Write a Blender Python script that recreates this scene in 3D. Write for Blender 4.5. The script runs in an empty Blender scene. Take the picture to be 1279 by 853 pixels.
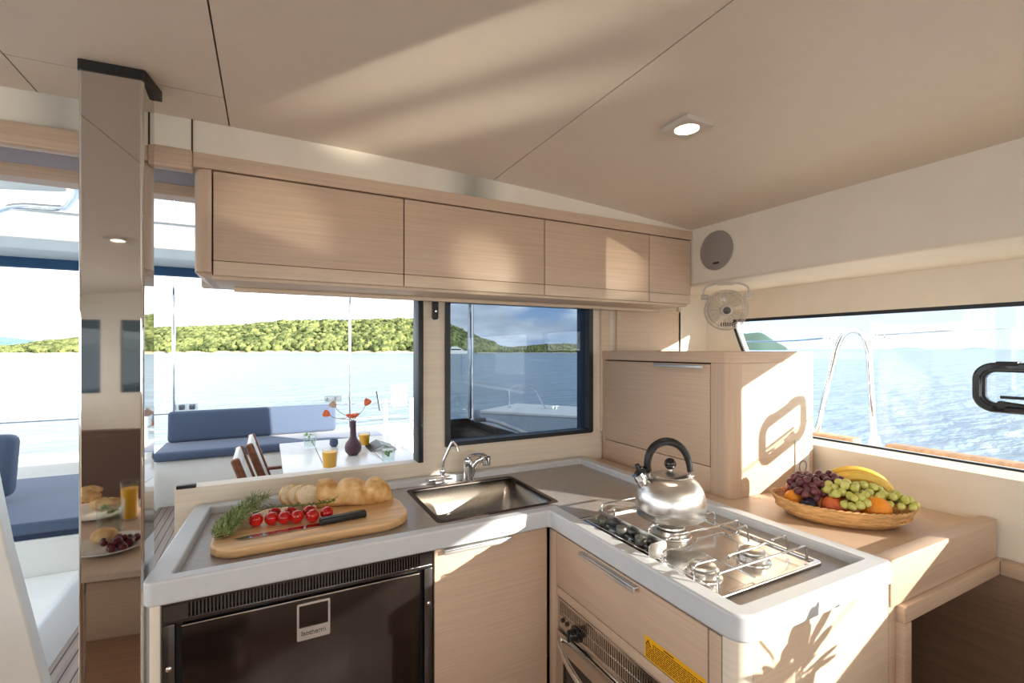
import bpy, bmesh, math, random
from mathutils import Vector, Matrix, Euler, noise
random.seed(7)
PI = math.pi
SC = bpy.context.scene
COL = SC.collection
ORIGIN = {}


# ---------------------------------------------------------------- materials
def srgb(r, g, b):
    def f(c):
        c /= 255.0
        return c / 12.92 if c <= .04045 else ((c + .055) / 1.055) ** 2.4
    return (f(r), f(g), f(b), 1)


def pmat(name, col, rough=.5, metal=0., var=.06, scale=(8, 8, 8), bump=0., bscale=None, coat=0., spec=.5, aniso=0., sheen=0.,
         detail=3., col2=None, contrast=(.35, .65), trans=0., ior=1.45, sss=0.):
    m = bpy.data.materials.new(name)
    m.use_nodes = True
    nt = m.node_tree
    b = nt.nodes['Principled BSDF']
    b.inputs['Roughness'].default_value = rough
    b.inputs['Metallic'].default_value = metal
    b.inputs['Coat Weight'].default_value = coat
    b.inputs['Specular IOR Level'].default_value = spec
    b.inputs['Anisotropic'].default_value = aniso
    b.inputs['Sheen Weight'].default_value = sheen
    b.inputs['Transmission Weight'].default_value = trans
    b.inputs['IOR'].default_value = ior
    if sss:
        b.inputs['Subsurface Weight'].default_value = sss
        b.inputs['Subsurface Radius'].default_value = (.01, .006, .003)
    tc = nt.nodes.new('ShaderNodeTexCoord')
    mp = nt.nodes.new('ShaderNodeMapping')
    mp.inputs['Scale'].default_value = scale
    nz = nt.nodes.new('ShaderNodeTexNoise')
    nz.inputs['Scale'].default_value = 1
    nz.inputs['Detail'].default_value = detail
    nt.links.new(tc.outputs['Object'], mp.inputs[0])
    nt.links.new(mp.outputs[0], nz.inputs['Vector'])
    cr = nt.nodes.new('ShaderNodeValToRGB')
    c = Vector(col[:3])
    lo = c * (1 - var)
    hi = Vector(col2[:3]) if col2 else c * (1 + var)
    cr.color_ramp.elements[0].position = contrast[0]
    cr.color_ramp.elements[1].position = contrast[1]
    cr.color_ramp.elements[0].color = (*lo, 1)
    cr.color_ramp.elements[1].color = (*hi, 1)
    nt.links.new(nz.outputs['Fac'], cr.inputs[0])
    nt.links.new(cr.outputs[0], b.inputs['Base Color'])
    if bump:
        bp = nt.nodes.new('ShaderNodeBump')
        bp.inputs['Strength'].default_value = bump
        bp.inputs['Distance'].default_value = .01
        src = nz
        if bscale:
            mp2 = nt.nodes.new('ShaderNodeMapping')
            mp2.inputs['Scale'].default_value = bscale
            src = nt.nodes.new('ShaderNodeTexNoise')
            src.inputs['Scale'].default_value = 1
            nt.links.new(tc.outputs['Object'], mp2.inputs[0])
            nt.links.new(mp2.outputs[0], src.inputs['Vector'])
        nt.links.new(src.outputs['Fac'], bp.inputs['Height'])
        nt.links.new(bp.outputs[0], b.inputs['Normal'])
    return m


def glassmat(name, tint, refl=1., rough=0.0):
    """thin pane: straight-through transmission with a tint plus a Fresnel mirror"""
    m = bpy.data.materials.new(name)
    m.use_nodes = True
    nt = m.node_tree
    nt.nodes.clear()
    out = nt.nodes.new('ShaderNodeOutputMaterial')
    tr = nt.nodes.new('ShaderNodeBsdfTransparent')
    tr.inputs[0].default_value = (*tint, 1)
    gl = nt.nodes.new('ShaderNodeBsdfGlossy')
    gl.inputs['Roughness'].default_value = rough
    gl.inputs['Color'].default_value = (refl, refl, refl, 1)
    lw = nt.nodes.new('ShaderNodeLayerWeight')
    lw.inputs[0].default_value = .5
    pw = nt.nodes.new('ShaderNodeMath')
    pw.operation = 'POWER'
    pw.inputs[1].default_value = 5
    ma = nt.nodes.new('ShaderNodeMath')
    ma.operation = 'MULTIPLY_ADD'
    ma.inputs[1].default_value = .90
    ma.inputs[2].default_value = .04
    mx = nt.nodes.new('ShaderNodeMixShader')
    nt.links.new(lw.outputs['Facing'], pw.inputs[0])
    nt.links.new(pw.outputs[0], ma.inputs[0])
    nt.links.new(ma.outputs[0], mx.inputs[0])
    nt.links.new(tr.outputs[0], mx.inputs[1])
    nt.links.new(gl.outputs[0], mx.inputs[2])
    nt.links.new(mx.outputs[0], out.inputs[0])
    return m


def emat(name, col, strength):
    m = bpy.data.materials.new(name)
    m.use_nodes = True
    b = m.node_tree.nodes['Principled BSDF']
    b.inputs['Base Color'].default_value = col
    b.inputs['Emission Color'].default_value = col
    b.inputs['Emission Strength'].default_value = strength
    return m


OAKC = srgb(203, 176, 152)
M = {}
M['oak'] = pmat('oak_grain_along', OAKC, .42, var=.085, scale=(4, 4, 210), bump=.03, detail=5, contrast=(.3, .7))
M['oak_v'] = pmat('oak_grain_upright', OAKC, .42, var=.06, scale=(120, 120, 3), bump=.03, detail=4, contrast=(.3, .7))
M['oak_y'] = pmat('oak_grain_top', OAKC, .42, var=.06, scale=(120, 4, 120), bump=.03, detail=4, contrast=(.3, .7))
M['oak_pale'] = pmat('oak_pale', srgb(218, 196, 172), .42, var=.045, scale=(4, 4, 200), bump=.02, detail=4)
M['ivory'] = pmat('ivory_panel', srgb(232, 222, 206), .5, var=.02)
M['ivory_wood'] = pmat('ivory_grain', srgb(230, 218, 200), .45, var=.04, scale=(3, 3, 120), bump=.02)
M['ceil'] = pmat('ceiling_vinyl', srgb(222, 209, 194), .42, var=.012, scale=(20, 20, 20), bump=.01)
M['white'] = pmat('white_gelcoat', srgb(236, 236, 232), .35, var=.015, scale=(5, 5, 5), coat=.3)
M['dark_gap'] = pmat('dark_gap', srgb(60, 44, 36), .8, var=.1)
M['top'] = pmat('worktop_taupe', srgb(162, 153, 147), .24, var=.05, scale=(60, 60, 60), bump=.01)
M['rim'] = pmat('worktop_rim_grey', srgb(203, 206, 210), .38, var=.02, scale=(40, 40, 40))
M['top_fruit'] = pmat('worktop_beige', srgb(206, 180, 156), .35, var=.03, scale=(50, 50, 50))
M['chrome'] = pmat('chrome', (.82, .83, .85, 1), .07, 1., var=.02)
M['mirror_steel'] = pmat('mirror_steel', (.60, .585, .57, 1), .025, 1., var=.01, scale=(2, 2, 1), bump=.012, bscale=(2, 2, 5))
M['steel'] = pmat('brushed_steel', (.70, .69, .67, 1), .25, 1., aniso=.6, var=.08, scale=(20, 20, 500), bump=.02)
M['handle_steel'] = pmat('satin_handle_steel', (.86, .86, .85, 1), .38, .85, var=.03)
M['steel_bowl'] = pmat('sink_steel', (.62, .60, .57, 1), .3, 1., var=.08, scale=(160, 12, 160), bump=.02)
M['hob_steel'] = pmat('hob_steel', (.74, .72, .69, 1), .2, 1., var=.04, scale=(30, 30, 30))
M['fridge_steel'] = pmat('dark_fridge_steel', (.062, .052, .046, 1), .13, .9, var=.06, scale=(300, 300, 3))
M['fridge_frame'] = pmat('dark_frame_steel', (.11, .105, .105, 1), .22, .9, var=.05, scale=(5, 5, 200))
M['black'] = pmat('black_plastic', (.012, .012, .013, 1), .4, var=.2, scale=(30, 30, 30))
M['black_gloss'] = pmat('black_gloss', (.01, .01, .012, 1), .12, var=.1, coat=.5)
M['knob'] = pmat('knob_grey', (.10, .095, .08, 1), .3, .3, var=.1)
M['seal'] = pmat('dark_navy_seal', (.018, .022, .028, 1), .4, var=.1)
M['bamboo'] = pmat('bamboo', srgb(226, 184, 134), .45, var=.13, scale=(7, 60, 60), bump=.04, detail=4)
M['crust'] = pmat('bread_crust', srgb(216, 156, 84), .6, var=.18, scale=(26, 26, 20), bump=.25, bscale=(60, 60, 60), col2=srgb(242, 206, 148), sss=.05)
M['crumb'] = pmat('bread_crumb', srgb(247, 234, 208), .85, var=.12, scale=(140, 140, 140), bump=.4, detail=5)
M['tomato'] = pmat('tomato_skin', (.55, .012, .008, 1), .16, var=.25, scale=(25, 25, 25), coat=.4, sss=.05)
M['vine'] = pmat('vine_green', srgb(92, 108, 48), .6, var=.2)
M['rosemary'] = pmat('rosemary_green', srgb(104, 128, 62), .6, var=.35, scale=(60, 60, 60), col2=srgb(168, 182, 120))
M['rosemary_stem'] = pmat('rosemary_stem', srgb(128, 108, 74), .7, var=.15)
M['blade'] = pmat('knife_blade', (.5, .47, .48, 1), .12, 1., var=.15, scale=(40, 40, 40))
M['wicker'] = pmat('wicker', srgb(214, 166, 108), .55, var=.22, scale=(30, 30, 160), bump=.3)
M['grape_red'] = pmat('red_grape', srgb(96, 44, 56), .28, var=.4, scale=(40, 40, 40), coat=.2, sss=.1, col2=srgb(128, 70, 78))
M['grape_green'] = pmat('green_grape', srgb(196, 196, 88), .24, var=.14, scale=(40, 40, 40), coat=.2, sss=.35, col2=srgb(220, 216, 128))
M['banana'] = pmat('banana_skin', srgb(238, 196, 84), .45, var=.1, scale=(14, 14, 14), sss=.05)
M['banana_tip'] = pmat('banana_tip', srgb(96, 76, 44), .7, var=.2)
M['orange'] = pmat('orange_peel', srgb(244, 150, 32), .4, var=.05, scale=(30, 30, 30), bump=.25, bscale=(260, 260, 260))
M['peach'] = pmat('peach_skin', srgb(214, 78, 44), .5, var=.3, scale=(16, 16, 16), col2=srgb(236, 130, 70))
M['plum'] = pmat('plum_skin', srgb(34, 30, 52), .3, var=.3, scale=(20, 20, 20), coat=.2)
M['yellow'] = pmat('sticker_yellow', srgb(240, 176, 20), .45, var=.04)
M['print'] = pmat('sticker_print', srgb(80, 52, 18), .6, var=.1)
M['fabric_blue'] = pmat('slate_blue_fabric', srgb(80, 95, 120), .85, var=.07, scale=(120, 120, 120), bump=.08, sheen=.2)
M['fabric_navy'] = pmat('navy_piping', srgb(44, 58, 82), .85, var=.07, scale=(120, 120, 120), bump=.08)
M['table_out'] = pmat('cockpit_table_top', srgb(226, 222, 216), .3, var=.04, scale=(20, 3, 20), coat=.2)
M['teak'] = pmat('varnished_teak', srgb(128, 74, 44), .4, var=.25, scale=(12, 12, 50), coat=.2)
M['teak_pale'] = pmat('weathered_teak', srgb(196, 148, 108), .6, var=.15, scale=(4, 40, 40))
M['slat_white'] = pmat('white_slats', srgb(232, 226, 218), .5, var=.03)
M['vase'] = pmat('plum_ceramic', srgb(92, 62, 74), .35, var=.08)
M['petal'] = pmat('orange_petal', srgb(232, 116, 74), .6, var=.2, scale=(60, 60, 60), sss=.1)
M['petal_pale'] = pmat('pale_petal', srgb(206, 176, 160), .6, var=.12)
M['leaf'] = pmat('mint_leaf', srgb(128, 172, 78), .5, var=.2, scale=(60, 60, 60))
M['juice'] = pmat('orange_juice', (1.0, .50, .012, 1), .4, var=.04)
M['water_drink'] = glassmat('clear_drink', (.93, .97, .95), .7)
M['glass'] = glassmat('clear_glass', (.97, .98, .98))
M['tumbler'] = glassmat('tumbler_glass', (.97, .98, .98), .9)
M['tint'] = glassmat('tinted_pane', (.45, .50, .55), .75)
M['tint_dark'] = glassmat('dark_tinted_pane', (.24, .27, .28), .9)
M['clear_plastic'] = glassmat('clear_plastic', (.80, .80, .80), 1., .08)
M['fan_plastic'] = pmat('fan_plastic', srgb(200, 190, 180), .35, var=.03)
M['grille'] = pmat('speaker_grille', srgb(152, 142, 136), .7, var=.12, scale=(600, 600, 600), bump=.2)
M['socket'] = pmat('socket_white', srgb(238, 234, 228), .4, var=.02)
M['bulb'] = emat('lamp_glow', (1, .88, .68, 1), 14)
M['led'] = emat('led_strip', (1, .74, .42, 1), 2.2)
M['niche'] = pmat('dark_brown_wood', srgb(152, 122, 98), .6, var=.1, scale=(3, 3, 80))
M['settee'] = pmat('brown_settee', srgb(112, 88, 74), .8, var=.06, scale=(80, 80, 80), bump=.05)
M['recess'] = pmat('recess_lining', srgb(196, 196, 206), .5, var=.02)
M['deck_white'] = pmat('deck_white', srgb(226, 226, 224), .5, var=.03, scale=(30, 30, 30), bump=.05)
M['deck_shade_grey'] = pmat('deck_shade_grey', srgb(128, 136, 146), .6, var=.06, scale=(40, 40, 40))  # deck tone with the coachroof's shade in it; plain grey on small fittings
M['navy_canvas'] = pmat('navy_canvas', srgb(46, 84, 118), .8, var=.1)
M['paper'] = pmat('paper', srgb(236, 232, 224), .7, var=.03)
M['plate'] = pmat('white_china', srgb(240, 238, 232), .2, var=.01, coat=.3)
M['berry'] = pmat('dark_berry', srgb(60, 24, 34), .3, var=.5, scale=(60, 60, 60), col2=srgb(120, 24, 34))
M['floor_in'] = pmat('saloon_floor', srgb(150, 112, 82), .35, var=.12, scale=(3, 60, 30), coat=.2)


# ---------------------------------------------------------------- shape helpers
def B():
    return bmesh.new()


def box(bm, x0, x1, y0, y1, z0, z1, bev=0., seg=2, rot=None, piv=None):
    r = bmesh.ops.create_cube(bm, size=1)
    vs = r['verts']
    for v in vs:
        v.co = Vector(((x0 + x1) / 2 + v.co.x * (x1 - x0), (y0 + y1) / 2 + v.co.y * (y1 - y0), (z0 + z1) / 2 + v.co.z * (z1 - z0)))
    if bev:
        es = list({e for v in vs for e in v.link_edges})
        rr = bmesh.ops.bevel(bm, geom=es, offset=bev, segments=seg, profile=.5, affect='EDGES')
        vs = list({v for f in rr['faces'] for v in f.verts} | {v for v in vs if v.is_valid})
    if rot is not None:
        p = Vector(piv) if piv is not None else Vector(((x0 + x1) / 2, (y0 + y1) / 2, (z0 + z1) / 2))
        R = rot.to_matrix() if isinstance(rot, Euler) else rot
        for v in vs:
            v.co = p + R @ (v.co - p)
    return vs


def smooth_path(pts, n=6):
    P = [Vector(p) for p in pts]
    if len(P) < 3:
        return P
    out = []
    Q = [P[0] * 2 - P[1]] + P + [P[-1] * 2 - P[-2]]
    for i in range(1, len(Q) - 2):
        a, b, c, d = Q[i - 1:i + 3]
        for k in range(n):
            t = k / n
            out.append(.5 * ((2 * b) + (c - a) * t + (2 * a - 5 * b + 4 * c - d) * t * t + (3 * b - a - 3 * c + d) * t ** 3))
    out.append(P[-1])
    return out


def rounded_path(pts, r, n=5):
    P = [Vector(p) for p in pts]
    out = [P[0]]
    for i in range(1, len(P) - 1):
        a, b, c = P[i - 1], P[i], P[i + 1]
        u, w = (a - b), (c - b)
        k = min(r, u.length * .45, w.length * .45)
        p, q = b + u.normalized() * k, b + w.normalized() * k
        for j in range(n + 1):
            t = j / n
            out.append(p * (1 - t) ** 2 + b * 2 * t * (1 - t) + q * t * t)
    out.append(P[-1])
    return out


def tube(bm, pts, r, seg=10, closed=False, flat=1.):
    P = [Vector(p) for p in pts]
    n = len(P)
    rad = r if callable(r) else (lambda t: r)
    rings = []
    T0 = (P[1] - P[0]).normalized()
    up = Vector((0, 0, 1)) if abs(T0.z) < .9 else Vector((1, 0, 0))
    N = (up - T0 * up.dot(T0)).normalized()
    for i in range(n):
        if closed:
            T = (P[(i + 1) % n] - P[i - 1]).normalized()
        else:
            T = (P[min(i + 1, n - 1)] - P[max(i - 1, 0)]).normalized()
        N = (N - T * N.dot(T))
        N = N.normalized() if N.length > 1e-6 else T.orthogonal().normalized()
        Bn = T.cross(N)
        rr = rad(i / max(n - 1, 1))
        rings.append([bm.verts.new(P[i] + N * math.cos(2 * PI * k / seg) * rr + Bn * math.sin(2 * PI * k / seg) * rr * flat) for k in range(seg)])
    m = n if closed else n - 1
    for i in range(m):
        a, b = rings[i], rings[(i + 1) % n]
        for k in range(seg):
            f = bm.faces.new((a[k], a[(k + 1) % seg], b[(k + 1) % seg], b[k]))
            f.smooth = True
    if not closed:
        bm.faces.new(rings[0][::-1])
        bm.faces.new(rings[-1])


def lathe(bm, prof, c=(0, 0, 0), R=None, seg=32, sharp=False):
    """prof: (radius, height) pairs about local Z"""
    c = Vector(c)
    rings = []
    new = []
    for r, z in prof:
        if r < 1e-5:
            v = bm.verts.new((0, 0, z))
            rings.append([v])
            new.append(v)
        else:
            ring = [bm.verts.new((r * math.cos(2 * PI * k / seg), r * math.sin(2 * PI * k / seg), z)) for k in range(seg)]
            rings.append(ring)
            new += ring
    for a, b in zip(rings[:-1], rings[1:]):
        for k in range(seg):
            k2 = (k + 1) % seg
            if len(a) == 1 and len(b) == 1:
                continue
            if len(a) == 1:
                f = bm.faces.new((a[0], b[k2], b[k]))
            elif len(b) == 1:
                f = bm.faces.new((a[k], a[k2], b[0]))
            else:
                f = bm.faces.new((a[k], a[k2], b[k2], b[k]))
            f.smooth = not sharp
    for v in new:
        v.co = c + (R @ v.co if R is not None else v.co)
    return new


def ball(bm, c, rad, R=None, u=16, v=10, fn=None):
    c = Vector(c)
    rx, ry, rz = rad if hasattr(rad, '__len__') else (rad,) * 3
    r = bmesh.ops.create_uvsphere(bm, u_segments=u, v_segments=v, radius=1)
    for vv in r['verts']:
        p = vv.co.copy()
        k = fn(p) if fn else 1.
        p = Vector((p.x * rx, p.y * ry, p.z * rz)) * k
        vv.co = c + (R @ p if R is not None else p)
    for f in {f for vv in r['verts'] for f in vv.link_faces}:
        f.smooth = True
    return r['verts']


def prism(bm, poly, z0, z1, axis='z', smooth=False):
    """extrude a closed 2-D polygon; axis z: (x,y), axis y: (x,z), axis x: (y,z)"""
    def P(p, h):
        return {'z': (p[0], p[1], h), 'y': (p[0], h, p[1]), 'x': (h, p[0], p[1])}[axis]
    a = [bm.verts.new(P(p, z0)) for p in poly]
    b = [bm.verts.new(P(p, z1)) for p in poly]
    bm.faces.new(a[::-1])
    bm.faces.new(b)
    n = len(poly)
    for i in range(n):
        f = bm.faces.new((a[i], a[(i + 1) % n], b[(i + 1) % n], b[i]))
        f.smooth = smooth
    bmesh.ops.recalc_face_normals(bm, faces=bm.faces)
    return a + b


def rrect(cx, cy, w, h, r, n=5):
    pts = []
    for sx, sy, a0 in ((1, 1, 0), (-1, 1, 90), (-1, -1, 180), (1, -1, 270)):
        for k in range(n + 1):
            a = math.radians(a0 + 90 * k / n)
            pts.append((cx + sx * (w / 2 - r) + r * math.cos(a), cy + sy * (h / 2 - r) + r * math.sin(a)))
    return pts


def frame_ring(bm, outer, inner, z0, z1, axis='z'):
    def P(p, h):
        return {'z': (p[0], p[1], h), 'y': (p[0], h, p[1]), 'x': (h, p[0], p[1])}[axis]
    n = len(outer)
    L = [[bm.verts.new(P(p, h)) for p in poly] for poly, h in ((outer, z0), (outer, z1), (inner, z1), (inner, z0))]
    for k in range(4):
        a, b = L[k], L[(k + 1) % 4]
        for i in range(n):
            bm.faces.new((a[i], a[(i + 1) % n], b[(i + 1) % n], b[i]))
    bmesh.ops.recalc_face_normals(bm, faces=bm.faces)


def corner_round(poly, rads, n=5):
    out = []
    m = len(poly)
    for i in range(m):
        a, b, c = (Vector((*poly[(i + k) % m], 0)) for k in (-1, 0, 1))
        r = rads[i]
        u, w = (a - b).normalized(), (c - b).normalized()
        ang = u.angle(w)
        d = r / math.tan(ang / 2)
        cen = b + (u + w).normalized() * (r / math.sin(ang / 2))
        p, q = b + u * d - cen, b + w * d - cen
        for j in range(n + 1):
            t = j / n
            s = (p * (1 - t) + q * t)
            s = s.normalized() * r
            out.append((cen.x + s.x, cen.y + s.y))
    return out


# ---------------------------------------------------------------- object helpers
def finish(bm, name, mat, org):
    bmesh.ops.remove_doubles(bm, verts=bm.verts, dist=1e-6)
    me = bpy.data.meshes.new(name)
    o = Vector(org)
    for v in bm.verts:
        v.co -= o
    bm.to_mesh(me)
    bm.free()
    me.polygons.foreach_set('use_smooth', [True] * len(me.polygons))
    me.set_sharp_from_angle(angle=math.radians(34))
    for mm in (mat if isinstance(mat, (list, tuple)) else [mat]):
        me.materials.append(mm)
    ob = bpy.data.objects.new(name, me)
    COL.objects.link(ob)
    return ob


def thing(name, label, cat, loc, group=None):
    o = bpy.data.objects.new(name, None)
    o.empty_display_size = .05
    COL.objects.link(o)
    o.location = loc
    o['label'] = label
    o['category'] = cat
    if group:
        o['group'] = group
    ORIGIN[o.name] = Vector(loc)
    return o


def part(name, bm, mat, parent, label=None, kind=None):
    org = ORIGIN[parent.name]
    ob = finish(bm, name, mat, org)
    ob.parent = parent
    ORIGIN[ob.name] = org
    if label:
        ob['label'] = label
    if kind:
        ob['kind'] = kind
    return ob


def solo(name, bm, mat, label, cat, loc, group=None, kind=None):
    ob = finish(bm, name, mat, loc)
    ob.location = loc
    ob['label'] = label
    ob['category'] = cat
    if group:
        ob['group'] = group
    if kind:
        ob['kind'] = kind
    ORIGIN[ob.name] = Vector(loc)
    return ob


def struct(name, bm, mat, parent=None):
    if parent is not None:
        return part(name, bm, mat, parent)
    ob = finish(bm, name, mat, (0, 0, 0))
    ob['kind'] = 'structure'
    ORIGIN[ob.name] = Vector((0, 0, 0))
    return ob


def sroot(name):
    o = bpy.data.objects.new(name, None)
    o.empty_display_size = .05
    COL.objects.link(o)
    o['kind'] = 'structure'
    ORIGIN[o.name] = Vector((0, 0, 0))
    return o


def bevmod(o, w, seg=2, ang=50):
    b = o.modifiers.new('edge', 'BEVEL')
    b.width = w
    b.segments = seg
    b.limit_method = 'ANGLE'
    b.angle_limit = math.radians(ang)
    return o


def copy_tree(o, loc, rotz=None, label=None, name=None):
    r = o.copy()
    COL.objects.link(r)
    r.location = loc
    if rotz is not None:
        r.rotation_euler = (0, 0, rotz)
    if label:
        r['label'] = label
    for ch in list(o.children):
        c = ch.copy()
        COL.objects.link(c)
        c.parent = r
        for g in list(ch.children):
            d = g.copy()
            COL.objects.link(d)
            d.parent = c
    return r


def rotz(a):
    return Matrix.Rotation(a, 3, 'Z')


def align_z(d):
    return Vector((0, 0, 1)).rotation_difference(Vector(d).normalized()).to_matrix()


# ================================================================ THE SETTING
def ceil_z(x):
    d = x + .1
    return 2.1 - .024 * d * d


# ceiling panels with open seams under a dark backing
bm = B()
seams = [-2.75, -1.6, -.515, -.1, .75, 1.86]
g = .0018
for i in range(len(seams) - 1):
    x0, x1 = seams[i] + g, seams[i + 1] - g
    ys = [(-2.9, 1.428), (1.432, 1.62)] if x1 < 0 else [(-2.9, 1.62)]
    for y0, y1 in ys:
        n = 8
        lo, hi = [], []
        for k in range(n + 1):
            x = x0 + (x1 - x0) * k / n
            lo.append((x, ceil_z(x)))
            hi.append((x, ceil_z(x) + .012))
        prism(bm, lo + hi[::-1], y0, y1, 'y')
struct('ceiling', bm, M['ceil'])
bm = B()
n = 16
lo = [(-2.75 + 4.61 * k / n, ceil_z(-2.75 + 4.61 * k / n) + .013) for k in range(n + 1)]
prism(bm, lo + [(x, z + .05) for x, z in lo[::-1]], -2.9, 1.95, 'y')
struct('ceiling_backing', bm, M['dark_gap'])

bm = B()
box(bm, -2.75, 2.29, -2.9, 1.96, -.06, 0)
struct('floor', bm, M['floor_in'])

# aft bulkhead: below the windows, the post between them, beyond them and above them
bm = B()
box(bm, -.275, .565, 1.90, 1.96, 0, .985)
box(bm, .565, 2.29, 1.90, 1.96, 0, 1.037)
box(bm, .565, .662, 1.90, 1.96, 1.037, 1.662)
box(bm, 1.428, 2.29, 1.90, 1.96, 1.037, 2.06)
box(bm, -.20, 1.428, 1.90, 1.96, 1.662, 2.08)
o = struct('wall_aft', bm, M['ivory_wood'])
# upright pale batten and panel right of the tinted window
bm = B()
box(bm, 1.475, 1.53, 1.885, 1.90, 1.04, 1.655, .002)
box(bm, 1.575, 2.02, 1.885, 1.90, 1.04, 1.655, .002)
struct('trim_1', bm, M['oak_pale'])
# white fascia up to the ceiling above cupboards and doorway
bm = B()
xs = [-2.75 + k * .19 for k in range(25)]
lo = [(x, 2.0) for x in xs if x < 1.79] + [(1.79, 2.0)]
hi = [(x, ceil_z(x) + .004) for x, z in lo]
hi = [(x, max(z, 2.004)) for x, z in hi]
for (a, b, c, d) in zip(lo[:-1], lo[1:], hi[:-1], hi[1:]):
    prism(bm, [a, b, d, c], 1.604, 1.63, 'y')
struct('trim_2', bm, M['ivory'])
bm = B()
box(bm, -.1925, -.189, 1.6005, 1.604, 2.0, 2.1)
struct('trim_3', bm, M['dark_gap'])
# doorway head: timber rail, recess, inner lintel
bm = B()
box(bm, -2.75, -.19, 1.596, 1.634, 1.955, 2.012, .004)
struct('trim_4', bm, M['oak'])
bm = B()
box(bm, -2.75, -.2, 1.634, 1.96, 2.06, 2.085)
struct('trim_5', bm, M['recess'])
bm = B()
box(bm, -2.75, -.2, 1.89, 1.96, 1.955, 1.993)
struct('trim_6', bm, M['oak'])
bm = B()
box(bm, -2.75, -.2, 1.90, 1.96, 1.993, 2.06)
struct('trim_17', bm, M['recess'])

# starboard side: lining below the window with a deep sill, head above, far fill, added sun-blocking pillar
def wy(y):
    return y * 1.072


bm = B()
prism(bm, [(2.005, 0), (2.29, 0), (2.29, 1.04), (2.235, 1.04), (2.005, 1.054)], -2.9, 1.90, 'y')
prism(bm, [(2.225, 1.609), (2.29, 1.609), (2.29, 1.80), (2.225, 1.80)], -2.9, 1.90, 'y')
FAR = [(1.597, 1.04), (1.608, 1.236), (1.635, 1.375), (1.683, 1.482), (1.715, 1.568), (1.715, 1.609)]
prism(bm, [(1.90, 1.04), (1.90, 1.609)] + FAR[::-1], 2.225, 2.29, 'x')
box(bm, 2.225, 2.29, -2.9, -1.9, 1.04, 1.609)
box(bm, 2.225, 2.29, -.12, .15, 1.04, 1.609)  # unseen pillar, put in to keep sun off the aft wall and worktop
box(bm, 2.005, 2.225, 1.885, 1.90, 1.054, 1.76)
struct('wall_starboard', bm, M['ivory'])
# side beam under the deck edge
bm = B()
prism(bm, [(1.79, 1.752), (2.29, 1.752), (2.29, 2.06), (1.79, 2.03)], -2.9, 1.90, 'y')
bevmod(struct('trim_7', bm, M['ivory']), .012, 3)

# starboard windows: glass and dark seals either side of the added pillar
wpoly = [(.15, 1.04)] + FAR + [(.15, 1.609)]
inner = [(.165, 1.047), (1.582, 1.047), (1.593, 1.236), (1.621, 1.38), (1.669, 1.487), (1.70, 1.571), (1.70, 1.594), (.165, 1.594)]
for nm, po, pi_ in (('window_1', wpoly, inner), ('window_8', [(-1.9, 1.04), (-.12, 1.04), (-.12, 1.609), (-1.9, 1.609)], [(-1.885, 1.047), (-.135, 1.047), (-.135, 1.594), (-1.885, 1.594)])):
    w = sroot(nm)
    bm = B()
    prism(bm, po, 2.245, 2.251, 'x')
    struct('pane', bm, M['glass'], w)
    bm = B()
    frame_ring(bm, po, pi_, 2.226, 2.240, 'x')
    struct('seal', bm, M['seal'], w)

# port side and forward walls behind the camera, with their big windows
bm = B()
box(bm, -2.75, -2.69, -2.9, 1.6, 0, .95)
box(bm, -2.75, -2.69, -2.9, 1.6, 1.68, 2.06)
box(bm, -2.75, -2.69, -.5, -.4, .95, 1.68)
struct('wall_port', bm, M['ivory'])
bm = B()
box(bm, -2.75, 2.1, -2.95, -2.9, 0, 1.02)
box(bm, -2.75, 2.1, -2.95, -2.9, 1.74, 2.1)
for x, hw in ((-2.7, .05), (-2.18, .08), (-1.32, .09), (.05, .09), (1.4, .09)):
    box(bm, x - hw, x + hw, -2.95, -2.9, 1.02, 1.74)
struct('wall_forward', bm, M['ivory'])
for k, (x0, x1) in enumerate(((-2.65, -2.26), (-2.10, -1.41), (-1.23, -.04), (.14, 1.31))):
    w = sroot('window_%d' % (k + 2))
    bm = B()
    box(bm, x0, x1, -2.93, -2.925, 1.02, 1.74)
    struct('pane', bm, M['tint_dark'] if k < 2 else M['glass'], w)

# aft opening: dark jamb of the folded-up window, latch; tinted window beside it
w = sroot('window_6')
bm = B()
box(bm, .545, .566, 1.885, 1.965, .985, 1.662, .002)
struct('jamb', bm, M['seal'], w)
bm = B()
prism(bm, rrect(.617, 1.614, .022, .085, .0105), 1.880, 1.9, 'y')
k = struct('latch', bm, M['black'], w)
bm = B()
lathe(bm, [(0, 0), (.0045, 0), (.0045, .002), (0, .003)], (.617, 1.8795, 1.607), Matrix.Rotation(PI / 2, 3, 'X'), 12)
struct('screw', bm, M['chrome'], k)
w = sroot('window_7')
bm = B()
frame_ring(bm, rrect(1.045, 1.35, .766, .624, .012), rrect(1.045, 1.353, .722, .594, .012), 1.89, 1.955, 'y')
struct('frame', bm, M['seal'], w)
bm = B()
box(bm, .684, 1.406, 1.93, 1.936, 1.056, 1.65)
struct('pane', bm, M['tint'], w)
bm = B()
box(bm, 2.10, 2.14, 1.962, 2.99, .30, 2.19, .01)
struct('trim_16', bm, M['navy_canvas'])

# small dark hinge at the end of the sill
bm = B()
box(bm, -.27, -.215, 1.893, 1.915, .985, .997, .002)
solo('sill_hinge', bm, M['black'], 'small black hinge plate on the end of the window sill behind the worktop', 'hinge', (-.243, 1.904, .985))


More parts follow.
